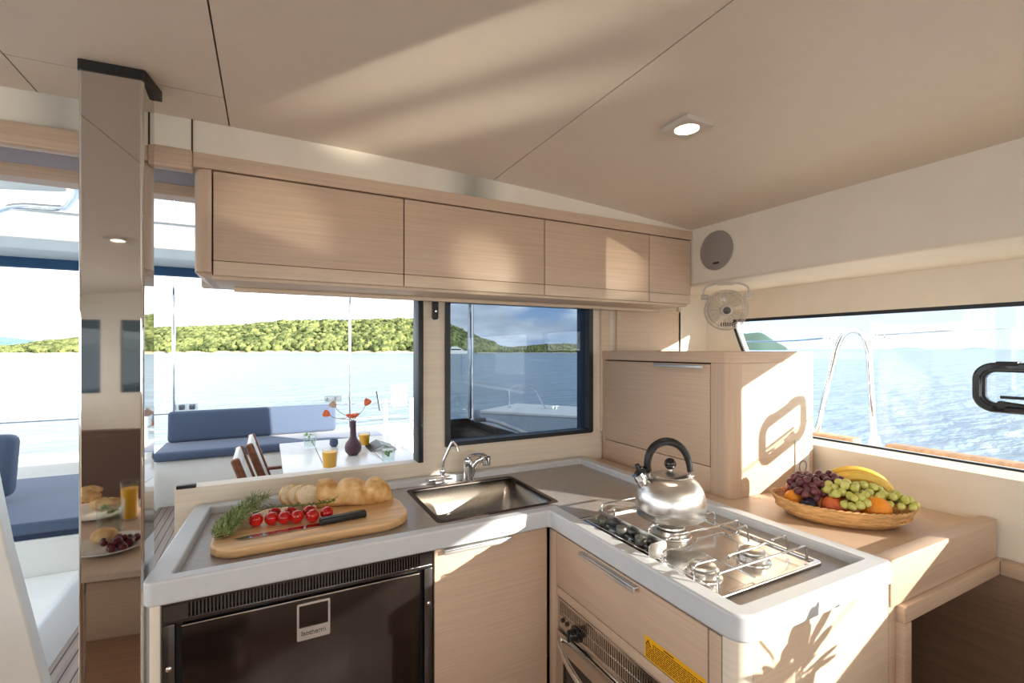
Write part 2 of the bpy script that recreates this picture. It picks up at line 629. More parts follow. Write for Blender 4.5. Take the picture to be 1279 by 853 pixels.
# ================================================================ GALLEY FURNITURE
# mirror-polished support column
t = thing('support_column', 'tall mirror-polished steel column with rounded edges between the doorway and the worktop', 'column', (-.317, 1.412, 0))
bm = B()
prism(bm, corner_round([(-.377, 1.381), (-.257, 1.370), (-.251, 1.456), (-.371, 1.467)], [.006] * 4, 4), 0, 2.075, 'z', True)
o = part('shaft', bm, M['mirror_steel'], t)
for p in o.data.polygons:
    p.use_smooth = abs(p.normal.z) < .5 and p.area < .03
bm = B()
prism(bm, corner_round([(-.379, 1.378), (-.254, 1.367), (-.236, 1.470), (-.372, 1.470)], [.006] * 4, 4), 2.075, 2.098)
part('collar', bm, M['black'], t, 'black shadow-gap collar at the ceiling')

# upper cupboards
t = thing('overhead_cupboard', 'long pale oak overhead cupboard with four flap doors above the windows', 'cupboard', (.8, 1.75, 1.655))
bm = B()
prism(bm, corner_round([(-.188, 1.606), (-.1445, 1.606), (-.1445, 1.889), (-.188, 1.889)], [.028, .001, .001, .003], 6), 1.672, 1.966)
prism(bm, [(-.187, 1.672), (-.145, 1.672), (-.145, 1.657), (-.165, 1.657)], 1.63, 1.889, 'y')
part('end_panel', bm, M['oak_v'], t)
bm = B()
prism(bm, corner_round([(-.19, 1.598), (1.785, 1.598), (1.785, 1.63), (-.19, 1.63)], [.006, .001, .001, .001], 6), 1.967, 2.008)
o = part('top_rail', bm, M['oak'], t)
bm = B()
box(bm, -.14, 1.785, 1.63, 1.889, 1.668, 2.0)
part('carcass', bm, M['dark_gap'], t)
bm = B()
box(bm, -.145, 1.785, 1.625, 1.889, 1.654, 1.667, .002)
box(bm, -.10, 1.785, 1.80, 1.82, 1.640, 1.654, .002)
part('underside', bm, M['oak_pale'], t)
dx = [-.142, .413, .974, 1.524, 1.785]
for a, b in zip(dx[:-1], dx[1:]):
    bm = B()
    box(bm, a + .002, b - .002, 1.604, 1.626, 1.7065, 1.963, .0012)
    d = part('door', bm, M['oak'], t)
    bm = B()
    box(bm, a + .002, b - .002, 1.604, 1.626, 1.664, 1.7050, .0012)
    part('finger_pull', bm, M['oak_pale'], d)

# L-shaped worktop with a raised rim
L_OUT = [(-.250, 1.300), (.808, 1.300), (.808, .600), (1.362, .600), (1.362, 1.888), (-.215, 1.888)]
L_IN = [(-.196, 1.337), (.853, 1.337), (.853, .643), (1.315, .643), (1.315, 1.845), (-.168, 1.845)]
ro = [.022, .012, .045, .012, .004, .004]
ri = [.006, .006, .006, .006, .006, .006]
t = thing('worktop', 'taupe L-shaped galley worktop with a raised light grey rim around its edge', 'worktop', (.5, 1.5, .875))
bm = B()
for x0, x1, y0, y1 in ((-.215, .474, 1.31, 1.88), (.474, .921, 1.31, 1.419), (.474, .921, 1.801, 1.88), (.921, 1.355, 1.31, 1.88), (.838, 1.355, .628, 1.31)):
    box(bm, x0, x1, y0, y1, .876, .905)
part('surface', bm, M['top'], t)
bm = B()
frame_ring(bm, corner_round(L_OUT, ro, 12), corner_round(L_IN, ri, 12), .874, .930)
bevmod(part('raised_rim', bm, M['rim'], t), .006, 3, 60)

# sink bowl
t = thing('sink', 'square brushed steel undermount sink sunk in the worktop corner', 'sink', (.7, 1.61, .74))
bm = B()


def ringat(z, inset, r):
    return [(x, y, z) for x, y in corner_round([(.480 + inset, 1.425 + inset), (.915 - inset, 1.425 + inset), (.915 - inset, 1.795 - inset), (.480 + inset, 1.795 - inset)], [r] * 4, 6)]


rings = []
for z, i, r in ((.9045, .001, .02), (.8985, .003, .02), (.8985, -.004, .02), (.78, .004, .04), (.756, .012, .045), (.748, .035, .05), (.745, .12, .03)):
    rings.append([bm.verts.new(p) for p in ringat(z, i, r)])
for a, b in zip(rings[2:-1], rings[3:]):
    for k in range(len(a)):
        f = bm.faces.new((a[k], b[k], b[(k + 1) % len(a)], a[(k + 1) % len(a)]))
        f.smooth = True
bm.faces.new(rings[-1])
for v in rings[0] + rings[1]:
    bm.verts.remove(v)
bmesh.ops.recalc_face_normals(bm, faces=bm.faces)
bmesh.ops.reverse_faces(bm, faces=[f for f in bm.faces if f.calc_center_median().z < .75 and f.normal.z < 0])
o = part('bowl', bm, M['steel_bowl'], t)
sm = o.modifiers.new('shell', 'SOLIDIFY')
sm.thickness = .0015
sm.offset = 1
bm = B()
frame_ring(bm, corner_round([(.471, 1.416), (.924, 1.416), (.924, 1.804), (.471, 1.804)], [.02] * 4, 5), corner_round([(.487, 1.432), (.908, 1.432), (.908, 1.788), (.487, 1.788)], [.02] * 4, 5), .9053, .9066)
part('sealing_edge', bm, M['dark_gap'], t, 'dark sealing edge')
bm = B()
lathe(bm, [(.04, .7452), (.04, .7485), (.03, .7485), (.026, .7465), (0, .7465)], (.70, 1.62, 0), None, 28)
part('drain', bm, M['chrome'], t)

# mixer tap and folding spout
t = thing('mixer_tap', 'chrome single-lever mixer tap behind the middle of the sink', 'tap', (.742, 1.826, .905))
bm = B()
lathe(bm, [(0, .0005), (.024, .0005), (.024, .006), (.019, .010), (.019, .055), (.021, .075), (.019, .088), (.010, .095), (0, .096)], (.735, 1.8195, .905), None, 28)
part('body', bm, M['chrome'], t)
bm = B()
tube(bm, smooth_path([(.745, 1.816, .925), (.756, 1.815, .955), (.772, 1.80, .985), (.79, 1.785, 1.0)], 6), .0135, 14)
lathe(bm, [(0, 0), (.016, 0), (.017, .006), (.017, .034), (.014, .036), (0, .036)], (.80, 1.777, .972), None, 20)
tube(bm, [(.785, 1.79, 1.0), (.803, 1.775, 1.004)], .012, 14)
part('spout', bm, M['chrome'], t)
bm = B()
tube(bm, smooth_path([(.735, 1.822, .995), (.745, 1.815, 1.008), (.765, 1.80, 1.014), (.79, 1.775, 1.016)], 5), .0065, 12, flat=2.)
part('lever', bm, M['chrome'], t)
t = thing('folding_tap', 'slim chrome folding spout tap with a flat base left of the mixer tap', 'tap', (.60, 1.835, .905))
bm = B()
box(bm, .566, .668, 1.815, 1.843, .920, .932, .003)
box(bm, .592, .64, 1.805, 1.838, .9054, .920, .002)
part('base', bm, M['chrome'], t)
bm = B()
tube(bm, [(.632, 1.838, .93), (.632, 1.838, .965)], .0085, 14)
tube(bm, rounded_path([(.632, 1.838, .96), (.634, 1.836, .995), (.668, 1.822, 1.077), (.684, 1.812, 1.052), (.688, 1.806, 1.035)], .012, 5), .0062, 12)
lathe(bm, [(0, 0), (.012, 0), (.013, .006), (.011, .014), (0, .015)], (.632, 1.838, .945), None, 18)
part('spout', bm, M['chrome'], t)

# fridge
t = thing('fridge', 'dark steel built-in fridge with a slotted vent strip and square badge under the worktop', 'fridge', (.105, 1.6, .12))
Y0 = 1.318
bm = B()
box(bm, -.212, .422, Y0 + .02, 1.86, .12, .868)
part('body', bm, M['black'], t)
bm = B()
box(bm, -.212, .422, Y0, Y0 + .02, .862, .870, .001)
box(bm, -.212, .422, Y0, Y0 + .02, .820, .829, .001)
box(bm, -.212, -.166, Y0, Y0 + .02, .829, .862)
box(bm, .386, .422, Y0, Y0 + .02, .829, .862)
n = 74
for k in range(n + 1):
    x = -.166 + (.386 + .166) * k / n
    box(bm, x - .0019, x + .0019, Y0 + .001, Y0 + .018, .829, .862)
part('vent_grille', bm, M['fridge_frame'], t)
for x0, x1 in ((-.212, -.190), (.398, .422)):
    bm = B()
    box(bm, x0, x1, Y0 - .002, Y0 + .02, .12, .8195, .001)
    part('side_frame', bm, M['fridge_frame'], t)
for x in (-.201, .410):
    for z in (.72, .35):
        bm = B()
        lathe(bm, [(0, 0), (.006, 0), (.006, .002), (.003, .004), (0, .0042)], (x, Y0 - .002, z), Matrix.Rotation(PI / 2, 3, 'X'), 14)
        part('screw', bm, M['chrome'], t)
bm = B()
box(bm, -.177, .385, Y0 - .004, Y0 + .022, .12, .812, .002)
d = part('door', bm, M['fridge_steel'], t)
bm = B()
box(bm, -.177, .385, Y0 - .0046, Y0 + .0, .8122, .8142)
part('door_edge', bm, M['steel'], t, 'bright steel strip along the top of the door')
bm = B()
ya, yb = Y0 - .0065, Y0 - .004
frame_ring(bm, rrect(.1045, .7555, .079, .094, .004), rrect(.1045, .7685, .069, .056, .002), ya, yb, 'y')
bg = part('badge', bm, M['steel'], d, 'steel badge with a square window')
cu = bpy.data.curves.new('lettering', 'FONT')
cu.body = 'Isotherm'
cu.align_x = 'CENTER'
cu.align_y = 'CENTER'
cu.size = .0175
cu.extrude = .0003
cu.space_character = .95
tmp = bpy.data.objects.new('lettering_curve', cu)
COL.objects.link(tmp)
bpy.context.view_layer.update()
me = bpy.data.meshes.new_from_object(tmp.evaluated_get(bpy.context.evaluated_depsgraph_get()))
bpy.data.objects.remove(tmp)
bm = B()
bm.from_mesh(me)
for v in bm.verts:
    v.co = Vector((.1045 + v.co.x * .98, Y0 - .0071 - v.co.z, .7255 + v.co.y))
bmesh.ops.recalc_face_normals(bm, faces=bm.faces)
part('lettering', bm, M['black'], d, 'dark lettering on the badge')

# cabinet under the sink
t = thing('sink_cabinet', 'pale oak base cabinet with one door under the sink', 'cabinet', (.55, 1.6, .1))
bm = B()
box(bm, -.236, -.2165, 1.312, 1.86, 0, .874, .002)
part('end_panel', bm, M['ivory'], t, 'ivory end panel left of the fridge')
bm = B()
box(bm, .428, .46, 1.345, 1.86, 0, .744)
box(bm, .46, .79, 1.345, 1.37, 0, .744)
box(bm, -.216, .422, 1.34, 1.86, 0, .118)
part('carcass', bm, M['dark_gap'], t)
bm = B()
box(bm, .428, .808, 1.316, 1.336, .10, .868, .0015)
d = part('door', bm, M['oak'], t)
bm = B()
box(bm, .452, .668, 1.296, 1.3165, .864, .869, .001)
box(bm, .452, .668, 1.296, 1.300, .855, .869, .0015)
part('handle', bm, M['handle_steel'], d, 'slim chrome edge pull')

# stove cabinet: drawer front, corner posts, end panel
t = thing('stove_cabinet', 'pale oak cabinet below the hob with a wide drawer and sunlit end panel', 'cabinet', (1.1, .95, 0))
bm = B()
box(bm, .8165, .836, .690, 1.272, .700, .866, .0015)
d = part('drawer', bm, M['oak_h'] if 'oak_h' in M else M['oak'], t)
bm = B()
box(bm, .798, .8165, .895, 1.128, .857, .862, .001)
box(bm, .798, .802, .895, 1.128, .848, .862, .0015)
part('handle', bm, M['handle_steel'], d, 'slim chrome edge pull')
bm = B()
box(bm, .8165, .836, 1.275, 1.314, 0, .866, .0015)
part('corner_strip', bm, M['oak_v'], t)
bm = B()
box(bm, .8165, .836, .6565, .687, 0, .866, .0015)
box(bm, .8165, .836, .690, 1.272, .669, .697, .0015)
box(bm, .8165, .836, 1.266, 1.272, 0, .669)
part('front_frame', bm, M['oak'], t)
bm = B()
prism(bm, corner_round([(.8165, .611), (.852, .611), (.852, .654), (.8165, .654)], [.032, .001, .001, .001], 8), 0, .874)
part('corner_post', bm, M['ivory_wood'], t, 'rounded ivory corner post')
bm = B()
box(bm, .853, 1.364, .611, .640, 0, .8735, .001)
part('end_panel', bm, M['oak_pale'], t)
bm = B()
box(bm, .85, 1.36, .645, 1.28, .0, .02)
box(bm, 1.33, 1.36, .645, 1.30, .02, .8735)
part('carcass', bm, M['dark_gap'], t)

# yellow warning sticker
t = thing('warning_sticker', 'yellow warning sticker with dark print on the drawer front under the hob', 'sticker', (.816, .78, .70))
bm = B()
box(bm, .8155, .8164, .693, .874, .7015, .755)
part('backing', bm, M['yellow'], t)
bm = B()


def ink(y0, y1, z0, z1):
    box(bm, .8151, .81555, .874 - y1, .874 - y0, .755 - z1, .755 - z0)


random.seed(5)
ink(.062, .092, .0035, .0065)
for r in range(9):
    y = .026 if r < 3 else .004
    z = .010 + r * .0046
    while y < .168:
        w = random.uniform(.004, .015)
        ink(y, min(y + w, .174), z, z + .0021)
        y += w + .002
for a, b in (((.004, .020), (.012, .008)), ((.012, .008), (.020, .020)), ((.020, .020), (.004, .020))):
    v = Vector((b[0] - a[0], b[1] - a[1]))
    for k in range(9):
        q = Vector(a) + v * (k / 8)
        ink(q.x - .0012, q.x + .0012, q.y - .0009, q.y + .0009)
ink(.0114, .0126, .0125, .0165)
ink(.0114, .0126, .0175, .0185)
part('print', bm, M['print'], t, 'small dark print and warning triangle')

# oven
t = thing('oven', 'stainless built-in oven with a slotted panel and bowed handle below the drawer', 'oven', (1.05, .98, .12))
bm = B()
box(bm, .838, 1.30, .70, 1.26, .12, .664)
part('body', bm, M['black'], t)
bm = B()
box(bm, .818, .838, .69, 1.264, .655, .667, .001)
box(bm, .818, .838, .69, 1.264, .568, .590, .001)
n = 62
for k in range(n + 1):
    y = .70 + .556 * k / n
    box(bm, .820, .836, y - .0025, y + .0025, .590, .655)
box(bm, .819, .836, .69, 1.264, .6215, .6245)
box(bm, .819, .836, 1.18, 1.264, .590, .614)
part('vent_panel', bm, M['hob_steel'], t)
bm = B()
box(bm, .8145, .822, .69, 1.264, .663, .6675, .001)
part('top_edge', bm, M['chrome'], t)
bm = B()
lathe(bm, [(0, 0), (.024, 0), (.024, .006), (.017, .008), (.016, .026), (.012, .030), (0, .030)], (.819, 1.165, .600), Matrix.Rotation(-PI / 2, 3, 'Y'), 24)
box(bm, .786, .80, 1.161, 1.169, .583, .617, .002)
part('knob', bm, M['black_gloss'], t)
for y in (1.215, 1.238):
    bm = B()
    lathe(bm, [(0, 0), (.007, 0), (.007, .004), (.005, .006), (0, .006)], (.819, y, .603), Matrix.Rotation(-PI / 2, 3, 'Y'), 16)
    part('button', bm, M['black'], t)
bm = B()
frame_ring(bm, rrect(.977, .345, .574, .44, .004), rrect(.977, .34, .50, .34, .012), .812, .834, 'x')
d = part('door', bm, M['hob_steel'], t)
bm = B()
box(bm, .818, .828, .72, 1.234, .16, .52)
part('door_glass', bm, M['black_gloss'], d)
bm = B()
tube(bm, smooth_path([(.815, 1.245, .545), (.795, 1.22, .54), (.772, 1.12, .525), (.765, .977, .515), (.772, .83, .525), (.795, .735, .54), (.815, .71, .545)], 8), .0085, 12)
part('handle', bm, M['steel'], d)

# tall appliance box behind the hob
t = thing('sideboard_cabinet', 'oak cabinet standing on the worktop behind the hob with a chrome-handled flap and socket', 'cabinet', (1.73, 1.5, .905))
bm = B()
prism(bm, corner_round([(1.478, 1.148), (1.978, 1.148), (1.978, 1.882), (1.478, 1.882)], [.035, .004, .002, .002], 8), 1.398, 1.440)
bevmod(part('top', bm, M['oak'], t), .003, 2)
bm = B()
prism(bm, corner_round([(1.480, 1.150), (1.54, 1.150), (1.54, 1.236), (1.480, 1.236)], [.032, .001, .001, .001], 8), .9055, 1.3975)
part('corner_post', bm, M['oak_v'], t)
bm = B()
box(bm, 1.541, 1.976, 1.150, 1.17, .9055, 1.3975, .001)
part('side_panel', bm, M['oak_pale'], t)
bm = B()
box(bm, 1.482, 1.50, 1.238, 1.866, .9055, 1.004, .0012)
part('lower_panel', bm, M['oak'], t)
bm = B()
box(bm, 1.482, 1.50, 1.869, 1.882, .9055, 1.3975, .001)
part('back_strip', bm, M['oak_v'], t)
bm = B()
box(bm, 1.502, 1.974, 1.172, 1.88, .906, 1.397)
part('carcass', bm, M['dark_gap'], t)
bm = B()
box(bm, 1.480, 1.50, 1.240, 1.866, 1.0075, 1.392, .0012)
d = part('flap_door', bm, M['oak'], t)
bm = B()
box(bm, 1.466, 1.480, 1.262, 1.52, 1.3845, 1.3885, .0008)
box(bm, 1.466, 1.4685, 1.262, 1.52, 1.377, 1.3885, .0008)
part('handle', bm, M['handle_steel'], d, 'slim chrome edge pull')
bm = B()
box(bm, 1.855, 1.945, 1.1445, 1.15, .94, 1.09, .002)
s = part('socket_plate', bm, M['socket'], t)
bm = B()
for z in (.98, 1.05):
    lathe(bm, [(.026, 0), (.026, .001), (.021, .0015), (.020, -.002), (0, -.002)], (1.90, 1.1445, z), Matrix.Rotation(PI / 2, 3, 'X'), 24)
part('socket_well', bm, M['grille'], s)

# worktop under the fruit, end board, open niche
t = thing('side_worktop', 'beige side worktop with an oak end board under the starboard window', 'worktop', (1.7, 1.2, .8))
bm = B()
box(bm, 1.365, 2.003, .646, 1.89, .876, .905)
part('surface', bm, M['top_fruit'], t)
bm = B()
box(bm, 1.366, 1.99, .606, .645, .811, .927, .002)
part('end_board', bm, M['oak'], t)
bm = B()
box(bm, 1.400, 2.003, .592, .645, .768, .810, .003)
box(bm, 1.400, 1.435, .592, .645, 0, .7675, .003)
box(bm, 1.366, 1.3995, .611, .640, 0, .8105, .001)
box(bm, 1.965, 2.003, -.9, .5915, .768, .810, .003)
part('niche_frame', bm, M['oak'], t)
bm = B()
box(bm, 1.44, 1.46, .66, 1.3, 0, .86)
box(bm, 1.44, 2.0, 1.28, 1.3, 0, .86)
box(bm, 1.70, 1.745, .95, 1.28, 0, .86)
box(bm, 1.985, 2.003, .0, 1.28, 0, .766)
box(bm, 1.44, 2.0, .66, 1.3, .862, .875)
part('niche_lining', bm, M['niche'], t, 'dark brown lining of the open niche')

# ceiling downlight
for lx, ly, lb in ((1.03, .94, 'square recessed ceiling light glowing above the hob'), (-1.12, -.545, 'square recessed ceiling light mirrored in the steel column')):
  zc = ceil_z(lx)
  t = thing('downlight', lb, 'ceiling light', (lx, ly, zc), 'recessed ceiling lights')
  bm = B()
  frame_ring(bm, rrect(lx, ly, .098, .098, .003), [(lx + .033 * math.cos(a), ly + .033 * math.sin(a)) for a in [math.radians(45 * q + (k - 2.5) * 15 - 0) for q, k in [(2 * j + 1, kk) for j in range(4) for kk in range(6)]]], zc - .012, zc + .001)
  part('bezel', bm, M['fan_plastic'], t)
  bm = B()
  lathe(bm, [(0, 0), (.0325, 0), (.0325, .003), (0, .003)], (lx, ly, zc - .006), None, 28)
  part('lamp', bm, M['bulb'], t)

# loudspeaker in the beam
t = thing('speaker', 'round grey loudspeaker set in the cream beam at the corner', 'speaker', (1.79, 1.463, 1.9))
R = Matrix.Rotation(-PI / 2, 3, 'Y')
bm = B()
lathe(bm, [(.085, 0), (.088, .003), (.085, .006), (.079, .007), (.078, .004)], (1.7895, 1.463, 1.893), R, 40)
part('mount_ring', bm, M['grille'], t)
bm = B()
lathe(bm, [(.078, .004), (.05, .0085), (.02, .0105), (0, .011)], (1.7895, 1.463, 1.893), R, 40)
g_ = part('grille', bm, M['grille'], t)
bm = B()
box(bm, 1.779, 1.782, 1.445, 1.475, 1.832, 1.839)
part('badge', bm, M['black'], g_)

# small fan hanging from the beam
FC = Vector((1.86, 1.47, 1.628))
fd = Vector((-.70, -.70, -.12)).normalized()
RF = align_z(fd)
t = thing('fan', 'small clear caged fan hanging from the beam above the cabinet', 'fan', FC)


def fp(x, y, z):
    return FC + RF @ Vector((x, y, z))


sx = (RF.inverted() @ Vector((.7, -.7, 0))).normalized()
uz = (RF.inverted() @ Vector((0, 0, 1)))
uz = (uz - Vector((0, 0, uz.z))).normalized()


def fq(a, b, c):
    return FC + RF @ (sx * a + uz * b + Vector((0, 0, c)))


bm = B()
for r, z in ((.092, 0), (.088, .018), (.075, .030), (.088, -.018), (.075, -.03)):
    tube(bm, [fp(r * math.cos(a), r * math.sin(a), z) for a in [2 * PI * k / 40 for k in range(40)]], .0016, 6, True)
for k in range(16):
    a = 2 * PI * k / 16
    for s_ in (1, -1):
        tube(bm, smooth_path([fp(r * math.cos(a), r * math.sin(a), s_ * z) for r, z in ((.092, 0), (.088, .018), (.072, .031), (.024, .034))], 3), .0011, 5)
part('cage', bm, M['fan_plastic'], t)
bm = B()
lathe(bm, [(.001, .037), (.018, .036), (.026, .032), (.028, .024), (.020, .024), (.001, .024)], FC, RF, 24)
part('hub_cap', bm, M['fan_plastic'], t)
bm = B()
lathe(bm, [(0, .0395), (.012, .039), (.0165, .0365), (.0165, .0362)], FC, RF, 24)
part('hub', bm, M['knob'], t, 'dark round hub')
for k in range(3):
    bm = B()
    a0 = 2 * PI * k / 3 + .4
    vv = []
    for i in range(7):
        r = .02 + .062 * i / 6
        row = []
        for j in range(7):
            s_ = (j / 6 - .5)
            a = a0 + s_ * (1.2 + .5 * math.sin(PI * i / 6))
            row.append(bm.verts.new(fp(r * math.cos(a), r * math.sin(a), -.003 + s_ * .016)))
        vv.append(row)
    for i in range(6):
        for j in range(6):
            f = bm.faces.new((vv[i][j], vv[i + 1][j], vv[i + 1][j + 1], vv[i][j + 1]))
            f.smooth = True
    part('blade', bm, M['clear_plastic'], t)
bm = B()
lathe(bm, [(0, -.06), (.02, -.06), (.024, -.05), (.024, -.01), (0, -.01)], FC, RF, 20)
part('motor', bm, M['fan_plastic'], t)
bm = B()
for k in range(6):
    c_ = fq(-.022 + .009 * k, -.062, .034)
    tube(bm, [c_ + RF @ (uz * -.008), c_ + RF @ (uz * .008)], .0022, 6)
part('switch_louvre', bm, M['black'], t)
bm = B()
tube(bm, rounded_path([fq(-.095, .055, -.01), fq(-.095, .105, -.01), fq(-.05, .122, -.01), fq(.05, .122, -.01), fq(.095, .105, -.01), fq(.095, .055, -.01)], .02), .0045, 8)
for s_ in (-1, 1):
    tube(bm, [fq(s_ * .105, .062, -.01), fq(s_ * .078, .062, -.01)], .011, 12)
box(bm, FC.x - .035, FC.x + .035, FC.y - .02, FC.y + .02, FC.z + .115, FC.z + .1245, .002, rot=rotz(-PI / 4))
part('bracket', bm, M['clear_plastic'] if False else M['fan_plastic'], t)

# opening port in the starboard window
t = thing('opening_port', 'black rounded port frame with catch bar set in the starboard window', 'port', (2.237, .58, 1.31))
yc, zc_, w_, h_ = .555, 1.318, .37, .172
bm = B()
frame_ring(bm, rrect(yc, zc_, w_, h_, .058, 10), rrect(yc, zc_, w_ - .052, h_ - .052, .034, 10), 2.215, 2.245, 'x')
bevmod(part('frame', bm, M['black_gloss'], t), .006, 3, 50)
bm = B()
frame_ring(bm, rrect(yc, zc_, w_ - .05, h_ - .05, .036, 10), rrect(yc, zc_, w_ - .066, h_ - .066, .028, 10), 2.225, 2.239, 'x')
part('inner_rim', bm, M['seal'], t)
bm = B()
box(bm, 2.207, 2.217, yc - .11, yc + .11, 1.282, 1.292, .002)
part('catch_bar', bm, M['seal'], t)
bm = B()
tube(bm, [(2.213, yc + .105, 1.262), (2.201, yc + .105, 1.262)], .013, 14)
tube(bm, [(2.205, yc + .10, 1.268), (2.205, yc + .045, 1.262)], .006, 10)
tube(bm, [(2.213, yc - .105, 1.262), (2.201, yc - .105, 1.262)], .013, 14)
tube(bm, [(2.205, yc - .10, 1.268), (2.205, yc - .045, 1.262)], .006, 10)
box(bm, 2.209, 2.219, yc - .1, yc + .1, 1.242, 1.252, .003)
part('catch', bm, M['black'], t)
for y in (yc + .095, yc - .095):
    bm = B()
    box(bm, 2.211, 2.245, y - .028, y + .028, 1.394, 1.408, .004)
    part('hinge', bm, M['black'], t)


# ================================================================ HOB, KETTLE
t = thing('gas_hob', 'three-burner stainless gas hob with wire pan grate set in the worktop', 'hob', (1.05, .96, .905))
bm = B()
frame_ring(bm, corner_round([(.857, .70), (1.245, .70), (1.245, 1.235), (.857, 1.235)], [.008] * 4, 4), corner_round([(.868, .714), (1.232, .714), (1.232, 1.222), (.868, 1.222)], [.006] * 4, 4), .9053, .914)
bevmod(part('rim', bm, M['hob_steel'], t), .003, 2)
bm = B()
box(bm, .869, 1.231, .715, 1.221, .9056, .9075)
part('tray', bm, M['hob_steel'], t)
bm = B()
box(bm, .870, .917, .912, 1.215, .9078, .915, .002)
part('control_strip', bm, M['black_gloss'], t)
for y in (1.135, 1.050, .972):
    bm = B()
    lathe(bm, [(0, .915), (.019, .915), (.019, .918), (.009, .920), (.009, .926), (.0165, .928), (.0165, .943), (.0145, .946), (0, .946)], (.893, y, 0), None, 24)
    k = part('knob', bm, M['knob'], t)
    bm = B()
    box(bm, .892, .894, y - .013, y, .9462, .9472)
    part('pointer', bm, M['steel'], k)
bm = B()
box(bm, .9225, .9245, .912, 1.19, .908, .948, .0006)
part('guard_plate', bm, M['steel'], t)
bm = B()
prism(bm, corner_round([(.857, .914), (.917, .914), (.917, .956), (.857, .956)], [.002, .002, .012, .012], 5), .903, .9048, 'y')
part('end_plate', bm, M['hob_steel'], t)


def burner(x, y, r):
    bm = B()
    lathe(bm, [(r * 1.25, .9076), (r * 1.22, .911), (r * 1.02, .913), (r, .926), (r * .8, .928), (0, .928)], (x, y, 0), None, 32)
    b = part('burner', bm, M['hob_steel'], t)
    bm = B()
    lathe(bm, [(0, .937), (r * .72, .937), (r * .84, .9345), (r * .86, .930), (r * .8, .9285), (0, .9285)], (x, y, 0), None, 32)
    part('burner_cap', bm, M['steel'], b)


burner(.925, .795, .036)
burner(1.105, .795, .036)
burner(1.05, 1.02, .048)
zt = .9585


def wire(pts, r=.0028):
    bm = B()
    tube(bm, rounded_path(pts, .009, 4), r, 8)
    part('grate_wire', bm, M['chrome'], t)


zl = .918
wire([(.922, .915, zl + .02), (.922, .905, zt), (1.20, .905, zt), (1.20, .905, zl), (1.20, .93, zl)])
wire([(.865, .865, zl), (.865, .865, zt - .008), (.885, .862, zt - .004), (.925, .86, zt - .014), (.965, .86, zt - .012), (.975, .86, zt + .003), (1.075, .86, zt + .003), (1.10, .86, zt - .012), (1.125, .86, zt - .010), (1.135, .86, zt + .005), (1.175, .86, zt + .005), (1.18, .86, zl)])
wire([(.862, .765, zl), (.862, .765, zt), (.90, .765, zt), (.93, .765, zt - .002)])
wire([(.975, .770, zt - .014), (.99, .770, zt - .004), (1.09, .770, zt - .004), (1.12, .770, zt)])
wire([(1.155, .775, zt), (1.215, .775, zt), (1.222, .775, zl)])
wire([(.875, .712, zl), (.875, .712, zt), (1.195, .712, zt), (1.20, .712, zl)])
wire([(.875, .712, zl + .004), (.875, 1.20, zl + .004)], .002)
wire([(1.205, .712, zl + .004), (1.205, 1.20, zl + .004)], .002)
wire([(.95, 1.15, zl), (.95, 1.15, zt), (1.01, 1.11, zt)])
wire([(.935, .985, zl), (.935, .985, zt), (1.01, 1.0, zt)])
wire([(1.20, 1.13, zl), (1.20, 1.13, zt), (1.09, 1.075, zt)])
wire([(1.195, .985, zl), (1.195, .985, zt), (1.09, 1.0, zt)])
wire([(1.0, .86, zl + .004), (1.0, .712, zl + .004)], .002)
wire([(.94, 1.20, zl), (.94, 1.20, zt), (1.19, 1.20, zt), (1.19, 1.20, zl)])

KO = Vector((1.052, 1.022, .9618))
KR = Matrix(((.8885, .4589, 0), (-.4589, .8885, 0), (0, 0, 1)))


def kp(x, y, z):
    return KO + KR @ Vector((x, y, z))


t = thing('kettle', 'brushed steel whistling kettle with a black arched handle standing on the hob', 'kettle', KO)
bm = B()
lathe(bm, [(0, 0), (.092, 0), (.0965, .003), (.0985, .010), (.0985, .014), (.0998, .016), (.1002, .028), (.0990, .048), (.0955, .067), (.0885, .085), (.0775, .100), (.064, .111), (.053, .1165), (.050, .1175)], KO, KR, 56)
part('body', bm, M['steel'], t)
bm = B()
lathe(bm, [(.053, .116), (.053, .119), (.047, .121), (.035, .1255), (.018, .129), (.006, .131), (.006, .137), (0, .137)], KO, KR, 40)
l_ = part('lid', bm, M['steel'], t)
bm = B()
ball(bm, kp(0, 0, .151), (.0175, .0175, .0175))
part('knob', bm, M['black_gloss'], l_)
bm = B()
arc = [(-.064, .128), (-.067, .150), (-.062, .178), (-.046, .202), (-.020, .2155), (.008, .2135), (.032, .199), (.048, .176), (.056, .150), (.059, .128)]
tube(bm, smooth_path([kp(x, 0, z) for x, z in arc], 5), lambda s: .0085 + .002 * math.sin(PI * s), 16, flat=1.25)
h_ = part('handle', bm, M['black'], t)
bm = B()
tube(bm, [kp(-.063, 0, .135), kp(-.060, 0, .098)], .006, 12)
part('handle_post', bm, M['chrome'], h_)
bm = B()
tube(bm, [kp(.059, 0, .133), kp(.061, 0, .104)], .006, 12)
box(bm, *[c for k in range(3) for c in (kp(.061, 0, .110)[k] - .008, kp(.061, 0, .110)[k] + .008)], .003)
part('handle_post', bm, M['chrome'], h_)
bm = B()
tube(bm, [kp(-.068, 0, .078), kp(-.085, 0, .104), kp(-.092, 0, .115)], lambda s: .021 - .005 * s, 20)
part('spout', bm, M['steel'], t)
bm = B()
tube(bm, [kp(-.086, 0, .106), kp(-.096, 0, .121)], .0185, 20)
w_ = part('whistle_cap', bm, M['chrome'], t)
bm = B()
tube(bm, smooth_path([kp(-.062, 0, .130), kp(-.078, 0, .134), kp(-.092, 0, .136), kp(-.098, 0, .148)], 4), lambda s: .010 - .004 * abs(s - .3), 10, flat=1.3)
tube(bm, [kp(-.088, 0, .132), kp(-.099, 0, .118)], .009, 10)
part('trigger', bm, M['black_gloss'], w_)

